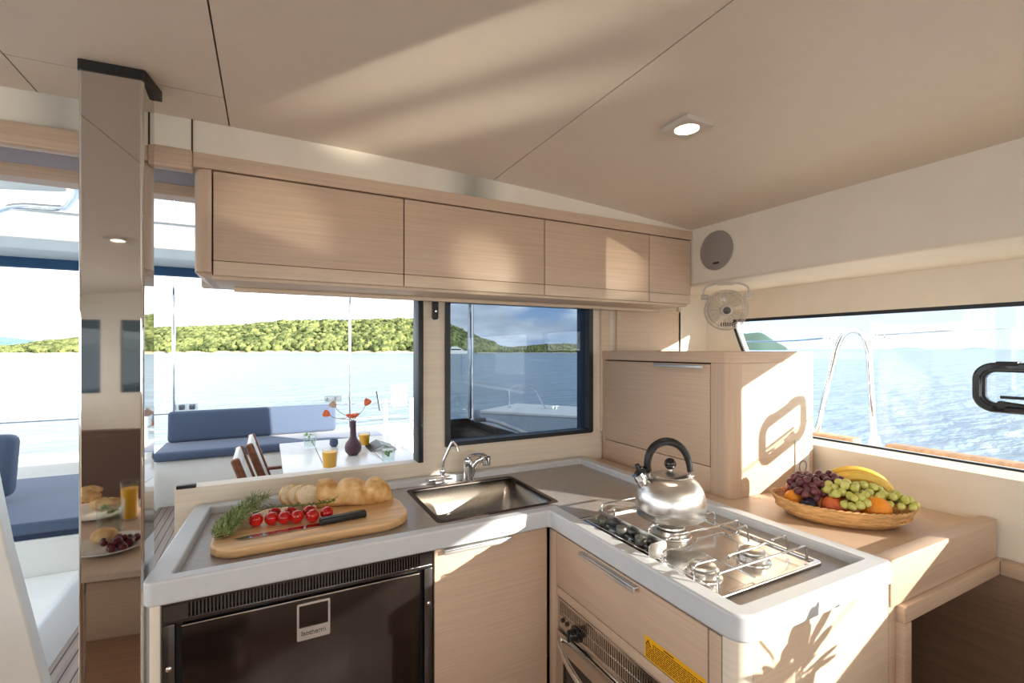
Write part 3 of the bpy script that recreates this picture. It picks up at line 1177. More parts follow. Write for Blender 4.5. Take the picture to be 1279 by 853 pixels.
# ================================================================ CHOPPING BOARD
ZB = .9305
bm = B()
prism(bm, corner_round([(-.137, 1.418), (.40, 1.424), (.405, 1.735), (-.137, 1.735)], [.075, .11, .13, .12], 10), .9055, ZB)
bevmod(solo('chopping_board', bm, M['bamboo'], 'rounded bamboo chopping board on the worktop left of the sink', 'chopping board', (.13, 1.58, .9055)), .005, 3)

# loaf: axis from the cut face to the rounded end
A0, A1 = Vector((.148, 1.690, ZB)), Vector((.366, 1.634, ZB))
ax = (A1 - A0).normalized()
sd = Vector((-ax.y, ax.x, 0))
bm = B()
N, S = 40, 26
rings = []
for i in range(N + 1):
    s = i / N
    e = 1.0 if s < .62 else math.sqrt(max(0, 1 - ((s - .62) / .38) ** 2.3))
    lump = .84 + .26 * abs(math.sin(PI * (s * 2.75 + .30))) ** .6
    w = .050 * (e * .97 + .0) * (1 + .03 * math.sin(9 * s))
    h = .078 * (e ** .8) * lump
    ring = []
    for k in range(S):
        a = 2 * PI * k / S
        y = math.cos(a) * w
        z = (.46 + .54 * math.sin(a)) if math.sin(a) > 0 else .46 * (1 - min(1, abs(math.sin(a)) * 1.25))
        p = A0 + ax * (s * .232 + .010 * s * math.sin(a)) + sd * (y + .004 * math.sin(7 * s)) + Vector((0, 0, max(0, z) * h + .0005))
        p += Vector((0, 0, 1)) * .004 * noise.noise(p * 30) * (1 if z > .1 else 0)
        ring.append(bm.verts.new(p))
    rings.append(ring)
for a, b in zip(rings[:-1], rings[1:]):
    for k in range(S):
        f = bm.faces.new((a[k], a[(k + 1) % S], b[(k + 1) % S], b[k]))
        f.smooth = True
bm.faces.new(rings[0][::-1])
bm.faces.new(rings[-1])
bmesh.ops.recalc_face_normals(bm, faces=bm.faces)
t = thing('bread_loaf', 'crusty golden loaf with its end cut off at the back of the chopping board', 'bread', A0)
part('crust', bm, M['crust'], t)
bm = B()
pl_ = [(rings and 0, 0)]
ov = []
for k in range(24):
    a = 2 * PI * k / 24
    y = math.cos(a) * .044
    z = (.46 + .50 * math.sin(a)) if math.sin(a) > 0 else .46 * (1 - min(1, abs(math.sin(a)) * 1.1))
    ov.append((y, max(.04, z) * .076))
va = [bm.verts.new(A0 + sd * y + Vector((0, 0, z)) - ax * .0012) for y, z in ov]
vb = [bm.verts.new(A0 + sd * y + Vector((0, 0, z)) + ax * .004) for y, z in ov]
bm.faces.new(va[::-1])
bm.faces.new(vb)
for k in range(24):
    bm.faces.new((va[k], va[(k + 1) % 24], vb[(k + 1) % 24], vb[k]))
bmesh.ops.recalc_face_normals(bm, faces=bm.faces)
part('crumb', bm, M['crumb'], t, 'pale crumb of the cut face')

SLAB = ['bread slice leaning on the cut end of the loaf', 'middle bread slice of the three leaning by the loaf', 'bread slice farthest from the loaf, beside the rosemary']
for k in range(3):
    c = A0 - ax * (.030 + .028 * k) + sd * (-.010 + .010 * k)
    face = Vector((.42, -.80, .36)).normalized()
    side = Vector((0, 0, 1)).cross(face).normalized()
    upv = face.cross(side).normalized()
    rx, ry = .040 - .001 * k, .034
    lowest = upv.z * ry
    pc = c + Vector((0, 0, lowest + .0055))
    t = thing('bread_slice', SLAB[k], 'bread slice', (pc.x, pc.y, ZB), 'bread slices on the chopping board')
    out = [(math.cos(2 * PI * j / 32) * rx, math.sin(2 * PI * j / 32) * ry * (1.06 if math.sin(2 * PI * j / 32) > 0 else 1)) for j in range(32)]
    bm = B()
    f1 = [bm.verts.new(pc + side * x * .955 + upv * y * .955 + face * .0060) for x, y in out]
    f2 = [bm.verts.new(pc + side * x * .955 + upv * y * .955 - face * .0060) for x, y in out]
    bm.faces.new(f1)
    bm.faces.new(f2[::-1])
    for j in range(32):
        bm.faces.new((f1[j], f2[j], f2[(j + 1) % 32], f1[(j + 1) % 32]))
    part('crumb', bm, M['crumb'], t)
    bm = B()
    L = []
    for sc, d in ((1, .0056), (1, -.0056), (.955, -.0064), (.955, .0064)):
        L.append([bm.verts.new(pc + side * x * sc + upv * y * sc + face * d) for x, y in out])
    for q in range(4):
        a, b = L[q], L[(q + 1) % 4]
        for j in range(32):
            f = bm.faces.new((a[j], a[(j + 1) % 32], b[(j + 1) % 32], b[j]))
            f.smooth = True
    part('crust', bm, M['crust'], t, 'thin golden crust')

# knife
t = thing('bread_knife', 'long steel knife with a black handle along the front of the board', 'knife', (.09, 1.495, ZB))
K0, K1, K2 = Vector((-.083, 1.486, ZB)), Vector((.135, 1.497, ZB)), Vector((.27, 1.512, ZB))
bm = B()
d = (K1 - K0).normalized()
n_ = Vector((-d.y, d.x, 0))
pts = [(0, .004), (.012, -.009), (.03, -.0125), (.225, -.0135), (.225, .012), (.03, .010)]
va = [bm.verts.new(K0 + d * x + n_ * y + Vector((0, 0, .0012))) for x, y in pts]
vb = [bm.verts.new(K0 + d * x + n_ * y + Vector((0, 0, .0032))) for x, y in pts]
bm.faces.new(va[::-1])
bm.faces.new(vb)
for k in range(6):
    bm.faces.new((va[k], va[(k + 1) % 6], vb[(k + 1) % 6], vb[k]))
bmesh.ops.recalc_face_normals(bm, faces=bm.faces)
part('blade', bm, M['blade'], t)
bm = B()
d2 = (K2 - K1)
ln = d2.length
x0 = K1.x
vs = box(bm, x0, x0 + ln, K1.y - .0135, K1.y + .0125, ZB + .001, ZB + .021, .0055, 3, rot=rotz(math.atan2(d2.y, d2.x)), piv=(x0, K1.y, ZB))
part('handle', bm, M['black'], t)

# tomatoes on the vine
TP = [(-.031, 1.573), (.009, 1.566), (.043, 1.556), (.077, 1.547), (.119, 1.534), (.160, 1.545), (.018, 1.618), (.062, 1.604), (.113, 1.586)]
TL = ['leftmost ripe tomato of the front row, against the rosemary', 'second ripe tomato from the rosemary in the front row', 'third ripe tomato from the rosemary in the front row', 'fourth ripe tomato from the rosemary in the front row', 'large ripe tomato above the end of the knife blade', 'ripe tomato lying against the black knife handle',
      'half-hidden tomato behind the front row near the rosemary', 'half-hidden tomato behind the front row below the bread slices', 'half-hidden tomato behind the front row, closest to the loaf']
random.seed(3)
for (x, y), lb in zip(TP, TL):
    r = .0205 if y < 1.58 else .0195
    t = thing('cherry_tomato', lb, 'tomato', (x, y, ZB), 'cherry tomatoes on the chopping board')
    tilt = Euler((random.uniform(-.3, .3) + 1.1, 0, random.uniform(-.5, .5))).to_matrix()
    bm = B()
    ball(bm, (x, y, ZB + r * .95), (r * .93, r * .93, r * 1.06), tilt, 22, 14)
    part('skin', bm, M['tomato'], t)
    bm = B()
    c = Vector((x, y, ZB + r * .95)) + tilt @ Vector((0, 0, -r * 1.05))
    if c.y < y:
        c = Vector((x, y, ZB + r * .95)) + tilt @ Vector((0, 0, r * 1.05))
    n2 = (c - Vector((x, y, ZB + r * .95))).normalized()
    RA = align_z(n2)
    for k in range(5):
        a = 2 * PI * k / 5
        tube(bm, [c + RA @ Vector((0, 0, .0)), c + RA @ Vector((.006 * math.cos(a), .006 * math.sin(a), .0005)), c + RA @ Vector((.013 * math.cos(a), .013 * math.sin(a), .003))], lambda s: .0018 * (1 - s * .7), 5)
    tube(bm, [c, c + n2 * .01], .0012, 6)
    part('calyx', bm, M['vine'], t)
bm = B()
zv = ZB + .043
tube(bm, smooth_path([(-.04, 1.60, zv - .012), (.0, 1.594, zv), (.05, 1.582, zv + .002), (.10, 1.568, zv + .002), (.165, 1.575, zv - .002), (.185, 1.575, zv + .004)], 5), .0022, 7)
random.seed(9)
for x, y in ((-.02, 1.595), (.015, 1.59), (.045, 1.584), (.08, 1.574), (.115, 1.570), (.15, 1.573), (.18, 1.575)):
    for k in range(8):
        p = Vector((x + random.uniform(-.012, .012), y, zv))
        q = p + Vector((random.uniform(-.02, .02), random.uniform(-.008, .022), random.uniform(-.012, .012)))
        tube(bm, [p, (p + q) / 2 + Vector((0, 0, .003)), q], lambda s: .0014 * (1 - .6 * s), 5)
solo('tomato_vine', bm, M['vine'], 'thin green tomato vine lying along the top of the tomatoes', 'vine', (.07, 1.58, zv - .02))

# rosemary
random.seed(11)
sprigs = [((-.13, 1.50), (-.095, 1.60), .012), ((-.105, 1.50), (-.045, 1.60), .008), ((-.125, 1.515), (-.055, 1.70), .004), ((-.132, 1.535), (-.035, 1.735), .012), ((-.118, 1.505), (-.072, 1.62), .022), ((-.10, 1.54), (-.005, 1.745), .026), ((-.125, 1.56), (-.075, 1.66), .014)]
t = thing('rosemary_bunch', 'bunch of fresh green rosemary at the left end of the chopping board', 'rosemary', (-.085, 1.6, ZB))
for si, (p0, p1, dz) in enumerate(sprigs):
    a, b = Vector((*p0, ZB + dz * .6 + .004)), Vector((*p1, ZB + dz + .012 + .02 * (si in (1, 3))))
    bm = B()
    mid = (a + b) / 2 + Vector((random.uniform(-.01, .01), 0, .008))
    pth = smooth_path([a, mid, b], 8)
    tube(bm, pth, .0018, 6)
    s_ = part('stem', bm, M['rosemary_stem'], t)
    bm = B()
    for i in range(170):
        k = random.random()
        j = min(int(k * (len(pth) - 1)), len(pth) - 2)
        p = pth[j].lerp(pth[j + 1], random.random())
        tg = (pth[j + 1] - pth[j]).normalized()
        o_ = Vector((random.gauss(0, 1), random.gauss(0, 1), random.gauss(0, 1)))
        o_ = (o_ - tg * o_.dot(tg)).normalized()
        dd = (tg * .75 + o_).normalized()
        L_ = random.uniform(.016, .030)
        q = p + dd * L_
        if q.z < ZB + .001:
            q.z = ZB + .001
        m_ = (p + q) / 2 + Vector((0, 0, .001))
        tube(bm, [p, m_, q], lambda s: .0013 * (1.05 - .8 * abs(s - .35)), 4)
    part('needles', bm, M['rosemary'], s_, kind='stuff')

# ================================================================ FRUIT BASKET
FB = Vector((1.635, .865, .9055))
fl = Vector((.664, -.748, 0))
fs = Vector((.748, .664, 0))
FRm = Matrix((fl, fs, Vector((0, 0, 1)))).transposed()


def fb(l, s, z):
    return FB + fl * l + fs * s + Vector((0, 0, z))


t = thing('fruit_basket', 'shallow oval woven basket holding the fruit on the side worktop', 'basket', FB)
bm = B()
NU, NV = 96, 14
prof = [(.66, .002), (.74, .002), (.82, .010), (.90, .024), (.96, .040), (1.0, .056), (1.005, .060), (.985, .060), (.94, .042), (.87, .026), (.79, .013), (.70, .008)]
rings = []
for r, z in prof:
    ring = []
    for k in range(NU):
        a = 2 * PI * k / NU
        rr = r * (1 + .006 * math.sin(NU / 2 * a + z * 300))
        dip = .006 * math.cos(2 * a) * (z / .06)
        ring.append(bm.verts.new(fb(.195 * rr * math.cos(a), .128 * rr * math.sin(a), z + max(0, dip) + (.0008 * math.sin(24 * a + z * 500) if .01 < z < .055 else 0))))
    rings.append(ring)
for a, b in zip(rings[:-1], rings[1:]):
    for k in range(NU):
        f = bm.faces.new((a[k], a[(k + 1) % NU], b[(k + 1) % NU], b[k]))
        f.smooth = True
bm.faces.new(rings[0][::-1])
bm.faces.new(rings[-1])
bmesh.ops.recalc_face_normals(bm, faces=bm.faces)
part('bowl', bm, M['wicker'], t)
bm = B()
for zz, rr, ph in ((.058, 1.0, 0), (.058, 1.0, PI), (.028, .925, 0), (.028, .925, PI)):
    tube(bm, [fb((.195 * rr + .0025 * math.cos(30 * a + ph)) * math.cos(a), (.128 * rr + .0025 * math.cos(30 * a + ph)) * math.sin(a), zz + .006 * max(0, math.cos(2 * a)) * zz / .06 + .0022 * math.sin(30 * a + ph)) for a in [2 * PI * k / 180 for k in range(180)]], .0026, 6, True)
part('plaited_band', bm, M['wicker'], t)


def fruit(name, label, cat, mat, l, s, z, rad, grp=None, fn=None, R=None):
    c = fb(l, s, z)
    r0 = rad if not hasattr(rad, '__len__') else max(rad)
    t = thing(name, label, cat, (c.x, c.y, c.z - r0), grp)
    bm = B()
    ball(bm, c, rad, R, 28, 18, fn)
    part('flesh' if cat != 'orange' else 'peel', bm, mat, t)
    bm = B()
    tube(bm, [c + Vector((0, 0, r0 * .93)), c + Vector((.001, 0, r0 * 1.06))], .0022, 6)
    part('stem', bm, M['banana_tip'], t)
    return t


pf = lambda p: 1 - .10 * max(0, p.z - .75) * 4 * max(0, 1 - 6 * (p.x * p.x + p.y * p.y)) - .03 * max(0, .25 - abs(p.x)) * (p.y > 0)
fruit('orange', 'orange at the front of the basket under the green grapes', 'orange', M['orange'], .078, -.054, .056, .041, 'oranges in the basket')
fruit('orange', 'orange showing at the hob end of the basket below the red grapes', 'orange', M['orange'], -.131, -.014, .052, .030, 'oranges in the basket')
fruit('peach', 'red peach at the front of the basket between plum and green grapes', 'peach', M['peach'], -.030, -.056, .049, .036, 'peaches in the basket', pf)
fruit('peach', 'red peach at the back left rim beneath the red grapes', 'peach', M['peach'], -.120, .042, .066, .031, 'peaches in the basket', pf)
fruit('plum', 'dark blue plum at the hob side of the basket front', 'plum', M['plum'], -.098, -.052, .046, (.029, .026, .027))
fruit('orange', 'orange hidden deep in the basket behind the bananas', 'orange', M['orange'], .03, .06, .050, .040, 'oranges in the basket')

berry_me = {}
for key in ('grape_red', 'grape_green'):
    b_ = B()
    ball(b_, (0, 0, 0), (.0118, .0118, .0134), None, 14, 10)
    me = bpy.data.meshes.new('grape')
    b_.to_mesh(me)
    b_.free()
    me.materials.append(M[key])
    berry_me[key] = me


def grapes(name, label, key, centres, n, seed, rb):
    random.seed(seed)
    c0 = fb(*centres[0][:3])
    t = thing(name, label, 'grapes', c0)
    pts = []
    tries = 0
    while len(pts) < n and tries < 20000:
        tries += 1
        l, s, z, rl, rs, rz = random.choice(centres)
        v = Vector((random.gauss(0, 1), random.gauss(0, 1), random.gauss(0, 1))).normalized()
        if v.z < -.25:
            v.z = -v.z
        k = random.choice((1, 1, 1, .7))
        p = fb(l + v.x * rl * k, s + v.y * rs * k, z + v.z * rz * k)
        if all((p - q).length > rb * 1.62 for q in pts):
            pts.append(p)
    for p in pts:
        o = bpy.data.objects.new('grape', berry_me[key])
        COL.objects.link(o)
        o.parent = t
        o.location = p - c0
        o.rotation_euler = (random.uniform(-1, 1), random.uniform(-1, 1), random.uniform(-1, 1))
        k = random.uniform(.92, 1.1)
        o.scale = (k, k, k)
    bm = B()
    cs = [fb(l, s, z + rz * .3) for l, s, z, rl, rs, rz in centres]
    if len(cs) == 1:
        cs.append(cs[0] + Vector((.01, 0, .03)))
    tube(bm, smooth_path(cs, 5), .002, 6)
    for p in pts:
        q = min(cs, key=lambda c: (c - p).length)
        tube(bm, [p, (p + q) / 2, q], .0009, 5)
    part('stalk', bm, M['vine'], t)


grapes('red_grapes', 'bunch of dark red grapes heaped at the hob end of the basket', 'grape_red',
       [(-.088, .012, .088, .052, .05, .040), (-.03, .035, .092, .05, .045, .040), (-.10, -.02, .078, .035, .04, .03)], 72, 21, .0125)
grapes('green_grapes', 'bunch of pale green grapes trailing over the front of the basket', 'grape_green',
       [(.0, -.035, .090, .05, .042, .034), (.065, -.022, .088, .045, .040, .030), (.125, -.018, .076, .045, .034, .024), (.02, -.078, .072, .032, .024, .026), (.172, -.018, .070, .024, .022, .016)], 84, 22, .0125)

for k, (lb, off, zz) in enumerate((('banana lying nearest the green grapes at the back of the basket', -.004, .0), ('banana lying on the window side of the other banana', .040, .006))):
    t = thing('banana', lb, 'banana', fb(.05, .055 + off, .06), 'bananas in the basket')
    pts = []
    for i in range(15):
        a = math.radians(158 - 142 * i / 14)
        pts.append(fb(.066 + .098 * math.cos(a) , .052 + off + .012 * math.sin(a), .040 + zz + .086 * math.sin(a)))
    bm = B()
    tube(bm, pts, lambda s: .0195 * max(.28, min(1, 4.2 * s + .25, 4.2 * (1 - s) + .25)), 8)
    part('skin', bm, M['banana'], t)
    bm = B()
    tube(bm, [pts[0], pts[0] + (pts[0] - pts[1]).normalized() * .022], .0055, 7)
    tube(bm, [pts[-1], pts[-1] + (pts[-1] - pts[-2]).normalized() * .006], .0045, 7)
    part('stalk', bm, M['banana_tip'], t)


# ================================================================ SALOON BEHIND THE CAMERA (seen in the steel column)
t = thing('saloon_table', 'oak saloon dining table laid with breakfast, mirrored in the steel column', 'table', (-.85, .45, 0))
bm = B()
prism(bm, rrect(-.85, .47, 1.2, .84, .12, 6), .725, .75)
bevmod(part('tabletop', bm, M['oak_y'], t), .004, 2)
bm = B()
lathe(bm, [(0, 0), (.22, 0), (.22, .012), (.06, .03), (.045, .06), (.045, .724), (0, .724)], (-.85, .45, 0), None, 28)
part('pedestal', bm, M['mirror_steel'], t)
t = thing('plate', 'white plate of dark berries and a bun on the saloon table', 'plate', (-.62, .68, .7505))
bm = B()
lathe(bm, [(0, .751), (.06, .751), (.085, .760), (.112, .770), (.112, .773), (.085, .764), (.06, .756), (0, .756)], (-.62, .68, 0), None, 40)
part('dish', bm, M['plate'], t)
random.seed(4)
for k in range(26):
    a, r = random.uniform(-.9, 2.6), random.uniform(.02, .075)
    c = (-.62 + r * math.cos(a), .68 + r * math.sin(a), .770 + random.choice((0, .014)) * (r < .05))
    bm = B()
    ball(bm, c, random.uniform(.010, .014), None, 12, 8)
    solo('berry', bm, M['berry'], 'dark berry heaped with others on the white plate on the saloon table', 'berry', (c[0], c[1], c[2] - .01), 'berries on the plate')
bm = B()
ball(bm, (-.66, .635, .785), (.04, .036, .026), None, 20, 12)
solo('bun', bm, M['crust'], 'brown bun beside the berries on the white plate', 'bun', (-.66, .635, .76))
t = thing('serving_dish', 'white dish of croissants on the saloon table', 'dish', (-.83, .25, .7505))
bm = B()
lathe(bm, [(0, .751), (.08, .751), (.13, .766), (.13, .769), (.08, .756), (0, .756)], (-.83, .25, 0), None, 40)
part('dish', bm, M['plate'], t)
for k, (x, y, r) in enumerate(((-.80, .27, .3), (-.86, .23, 1.2))):
    bm = B()
    pts = [(x + .055 * math.cos(a + r), y + .055 * math.sin(a + r) - .03, .802 + .03 * k) for a in [PI * q / 12 for q in range(13)]]
    tube(bm, pts, lambda s: .006 + .024 * math.sin(PI * s) ** .7 * (1 + .12 * math.sin(26 * s)), 12)
    solo('croissant', bm, M['crust'], ['golden croissant on the dish nearer the berry plate', 'golden croissant on the dish farther from the berry plate'][k], 'croissant', (x, y, .785), 'croissants on the dish')


def tumbler(name, label, x, y, z, r, h, fill, mat, mint=False, group=None):
    t = thing(name, label, 'glass', (x, y, z), group)
    bm = B()
    lathe(bm, [(0, z + .0006), (r * .80, z + .0006), (r * .82, z + .004), (r, z + h), (r * .96, z + h), (r * .79, z + .010), (0, z + .010)], (x, y, 0), None, 28)
    part('tumbler', bm, M['tumbler'], t)
    bm = B()
    rf = .79 + .17 * fill
    lathe(bm, [(0, z + .0106), (r * .782, z + .0106), (r * (rf - .012), z + .01 + (h - .01) * fill), (0, z + .01 + (h - .01) * fill)], (x, y, 0), None, 28)
    part('drink', bm, mat, t)
    if mint:
        bm = B()
        random.seed(int(x * 1000))
        for k in range(6):
            c = Vector((x + random.uniform(-.5, .5) * r, y + random.uniform(-.5, .5) * r, z + h * random.uniform(.25, .95)))
            ball(bm, c, (.016, .010, .003), Euler((random.uniform(-1, 1), random.uniform(-1, 1), random.uniform(0, 3))).to_matrix(), 8, 6)
        part('mint_leaves', bm, M['leaf'], t)
    return t


tumbler('juice_glass', 'tall glass of orange juice on the saloon table', -.695, .36, .75, .032, .16, .8, M['juice'], group='glasses of orange juice')
tumbler('water_glass', 'wide glass of water with herbs between the plates on the saloon table', -.70, .50, .75, .045, .12, .75, M['water_drink'], True, 'glasses of water with mint')
t = thing('settee', 'brown upholstered saloon settee behind the table', 'settee', (-1.2, -.35, 0))
bm = B()
box(bm, -2.4, -.45, -.62, -.12, .30, .46, .04, 3)
part('seat_cushion', bm, M['settee'], t)
bm = B()
box(bm, -2.4, -.45, -.74, -.60, .44, .98, .05, 3)
part('backrest', bm, M['settee'], t)
bm = B()
box(bm, -2.4, -.45, -.70, -.18, 0, .30, .004)
part('base', bm, M['oak'], t)
# chart desk with potted plant, whose shadow falls on the end panel
t = thing('chart_desk', 'oak chart desk on the starboard side ahead of the galley', 'desk', (1.6, -.45, 0))
bm = B()
box(bm, 1.22, 1.965, -.85, .24, .74, .775, .004)
part('desktop', bm, M['oak_y'], t)
for x0, x1 in ((1.25, 1.28), (1.93, 1.96)):
    bm = B()
    box(bm, x0, x1, -.82, .21, 0, .74, .002)
    part('side_panel', bm, M['oak_v'], t)
PC = Vector((1.385, .06, .776))
t = thing('potted_plant', 'leafy plant in a white pot on the chart desk', 'plant', PC)
bm = B()
lathe(bm, [(0, 0), (.05, 0), (.068, .115), (.071, .12), (.064, .12), (.06, .10), (0, .10)], PC, None, 28)
part('pot', bm, M['plate'], t)
bm = B()
lathe(bm, [(0, .1), (.059, .1), (.03, .106), (0, .107)], PC, None, 20)
part('soil', bm, M['niche'], t)
random.seed(31)
for k in range(24):
    a = random.uniform(-1.1, 1.1) if k % 3 == 0 else random.uniform(0, 2 * PI)
    el = random.uniform(.25, 1.3)
    L_ = random.uniform(.05, .135) + (.05 if k == 3 else 0)
    d = Vector((math.cos(a) * math.cos(el), math.sin(a) * math.cos(el), math.sin(el)))
    tip = PC + Vector((0, 0, .12)) + d * L_
    root = PC + Vector((math.cos(a) * .02, math.sin(a) * .02, .103))
    bm = B()
    tube(bm, smooth_path([root, (root + tip) / 2 + Vector((0, 0, .02)), tip], 4), .0015, 5)
    bd = (d + Vector((0, 0, -.25))).normalized()
    sd_ = bd.cross(Vector((0, 0, 1))).normalized()
    up_ = sd_.cross(bd).normalized()
    Rl = Matrix((bd, sd_, up_)).transposed()
    ball(bm, tip + bd * .02, (.046, .026, .0025), Rl, 10, 6)
    part('leaf', bm, M['leaf'], t)

# ================================================================ COCKPIT
deckm = pmat('teak_deck', srgb(150, 132, 120), .6, var=.14, scale=(40, 2, 40))
nt = deckm.node_tree
b = nt.nodes['Principled BSDF']
src = b.inputs['Base Color'].links[0].from_socket
tc = nt.nodes.new('ShaderNodeTexCoord')
sp = nt.nodes.new('ShaderNodeSeparateXYZ')
nt.links.new(tc.outputs['Object'], sp.inputs[0])
mu = nt.nodes.new('ShaderNodeMath'); mu.operation = 'MULTIPLY'; mu.inputs[1].default_value = 1 / .048
fr = nt.nodes.new('ShaderNodeMath'); fr.operation = 'FRACT'
lt = nt.nodes.new('ShaderNodeMath'); lt.operation = 'LESS_THAN'; lt.inputs[1].default_value = .13
mx = nt.nodes.new('ShaderNodeMix'); mx.data_type = 'RGBA'
nt.links.new(sp.outputs['X'], mu.inputs[0])
nt.links.new(mu.outputs[0], fr.inputs[0])
nt.links.new(fr.outputs[0], lt.inputs[0])
nt.links.new(lt.outputs[0], mx.inputs['Factor'])
nt.links.new(src, mx.inputs[6])
mx.inputs[7].default_value = srgb(52, 46, 46)
nt.links.new(mx.outputs[2], b.inputs['Base Color'])

bm = B()
box(bm, -.89, 1.9, 1.96, 5.32, -.3, -.0)
struct('floor_cockpit', bm, deckm)
# white mouldings: port step and plinth, helm side, transom
bm = B()
prism(bm, [(-3.4, -.3), (-.885, -.3), (-.885, 0), (-.965, .15), (-3.4, .15)], 1.97, 3.66, 'y')
prism(bm, [(-3.4, -.3), (-.885, -.3), (-.925, .355), (-3.4, .355)], 3.66, 5.3, 'y')
bevmod(struct('trim_9', bm, M['white']), .02, 3)
bm = B()
prism(bm, [(-3.2, 0), (-.57, 0), (-.620, .4), (-.695, .795), (-.703, .835), (-.742, 1.103), (-.785, 1.22), (-3.2, 1.22)], 1.975, 2.03, 'y')
bevmod(struct('trim_10', bm, M['white']), .006, 3)
bm = B()
box(bm, -.93, 1.75, 5.33, 6.6, -.6, .415, .02, 2)
box(bm, -3.4, 1.75, 6.0, 6.6, -.6, .36, .02, 2)
struct('trim_11', bm, M['white'])

t = thing('stern_sofa', 'long slate blue sofa across the stern of the cockpit', 'sofa', (-.1, 5.6, .416))
bm = B()
box(bm, -.93, 1.15, 5.28, 5.88, .417, .505, .03, 3)
part('seat_cushion', bm, M['fabric_blue'], t)
bm = B()
box(bm, -.90, .70, 5.80, 5.91, .50, .815, .035, 3, rot=Euler((math.radians(-6), 0, 0)))
part('back_cushion', bm, M['fabric_blue'], t)

t = thing('port_bench', 'slate blue bench seat with a darker front edge on the port side of the cockpit', 'bench', (-1.9, 4.3, .356))
bm = B()
prism(bm, [(-3.0, 3.74), (-.985, 3.66), (-1.30, 4.95), (-3.0, 4.98)], .385, .455)
bevmod(part('seat_cushion', bm, M['fabric_blue'], t), .012, 3)
bm = B()
prism(bm, [(-3.0, 3.75), (-.99, 3.67), (-1.30, 4.94), (-3.0, 4.97)], .357, .385)
part('cushion_base', bm, M['fabric_navy'], t)
bm = B()
box(bm, -2.4, -1.475, 4.18, 4.34, .50, .905, .05, 3, rot=Euler((math.radians(-5), math.radians(2), 0)))
solo('back_cushion', bm, M['fabric_blue'], 'square slate blue cushion standing upright on the port bench', 'cushion', (-1.9, 4.27, .456))

t = thing('cockpit_table', 'pale cockpit table with leaf joints set with drinks and flowers', 'table', (.48, 3.1, 0))
for x0, x1 in ((.075, .296), (.300, .640), (.644, .87)):
    bm = B()
    box(bm, x0, x1, 2.35, 3.9, .722, .75, .004)
    part('leaf', bm, M['table_out'], t)
for y in (2.7, 3.5):
    bm = B()
    box(bm, .50, .60, y - .05, y + .05, 0.001, .722, .01)
    part('leg', bm, M['white'], t)

# teak chairs with slatted backs
t = thing('cockpit_chair', 'teak cockpit chair with pale slatted back, the one nearer the window sill', 'chair', (-.12, 3.03, 0), 'teak chairs at the cockpit table')
RC = Euler((0, math.radians(-19), 0))
for y in (2.865, 3.235):
    bm = B()
    box(bm, -.022, .022, y - .014, y + .014, .40, .90, .012, 3, rot=RC, piv=(.0, y, .42))
    part('back_post', bm, M['teak'], t)
    bm = B()
    box(bm, -.03, .01, y - .018, y + .018, .001, .44, .006)
    part('leg', bm, M['teak'], t)
    bm = B()
    box(bm, .33, .365, y - .018, y + .018, .001, .62, .006)
    part('leg', bm, M['teak'], t)
    bm = B()
    box(bm, -.08, .355, y - .022, y + .022, .62, .642, .008)
    part('armrest', bm, M['teak'], t)
bm = B()
box(bm, -.012, .012, 2.881, 3.219, .835, .90, .006, rot=RC, piv=(0, 3.05, .42))
part('top_rail', bm, M['slat_white'], t)
for k in range(6):
    y = 2.915 + .27 * k / 5
    bm = B()
    box(bm, -.011, .011, y - .014, y + .014, .44, .838, .003, rot=RC, piv=(0, y, .42))
    part('slat', bm, M['slat_white'], t)
bm = B()
box(bm, -.02, .37, 2.886, 3.214, .42, .445, .006)
part('seat', bm, M['teak'], t)
copy_tree(t, (-.068, 3.452, 0), None, 'teak cockpit chair with pale slatted back, the one nearer the sofa')

# table setting outside
t = thing('vase', 'round plum-coloured vase with a long neck on the cockpit table', 'vase', (.501, 3.263, .75))
bm = B()
lathe(bm, [(0, .7505), (.03, .7505), (.05, .775), (.054, .802), (.048, .83), (.030, .852), (.021, .87), (.019, .90), (.018, .965), (.020, .975), (.015, .975), (.014, .90), (0, .88)], (.501, 3.263, 0), None, 36)
part('body', bm, M['vase'], t)
lat = Vector((.8885, -.4589, 0))
V0 = Vector((.501, 3.263, .89))
FLW = ['orange flower in the vase bending low towards the sofa', 'pale dried flower head in the vase', 'open orange flower at the mouth of the vase', 'orange flower on the stem reaching away from the sofa']
for k, (dl, z, mt) in enumerate(((-.155, 1.012, 'petal'), (-.118, 1.066, 'petal_pale'), (-.002, .998, 'petal'), (.082, 1.078, 'petal'))):
    top = Vector((.501, 3.263, 0)) + lat * dl + Vector((0, 0, z))
    t = thing('flower', FLW[k], 'flower', V0, 'flowers in the plum vase')
    W0 = V0 + lat * (.003 * (k - 1.5)) + Vector((.003 * (-1) ** k, .003 * (-1) ** k, 0))
    bm = B()
    tube(bm, smooth_path([W0, W0 + Vector((0, 0, .085)), W0.lerp(top, .75) + Vector((0, 0, .012)), top], 5), .0018, 7)
    part('stem', bm, M['rosemary_stem'], t)
    bm = B()
    dirn = (top - Vector((.501, 3.263, .94))).normalized()
    Rm = align_z(dirn)
    random.seed(k)
    for j in range(9):
        a = 2 * PI * j / 9
        opn = 1.1 if k == 2 else .45
        dd = Rm @ Vector((math.cos(a) * math.sin(opn), math.sin(a) * math.sin(opn), math.cos(opn)))
        ball(bm, top + dd * .022, (.011, .004, .026), align_z(dd), 8, 6)
    part('petals', bm, M[mt], t)
tumbler('juice_glass', 'glass of orange juice on the cockpit table nearer the window sill', .322, 2.953, .75, .046, .118, .82, M['juice'], group='glasses of orange juice')
tumbler('juice_glass', 'glass of orange juice on the cockpit table right behind the vase', .618, 3.522, .75, .042, .105, .78, M['juice'], group='glasses of orange juice')
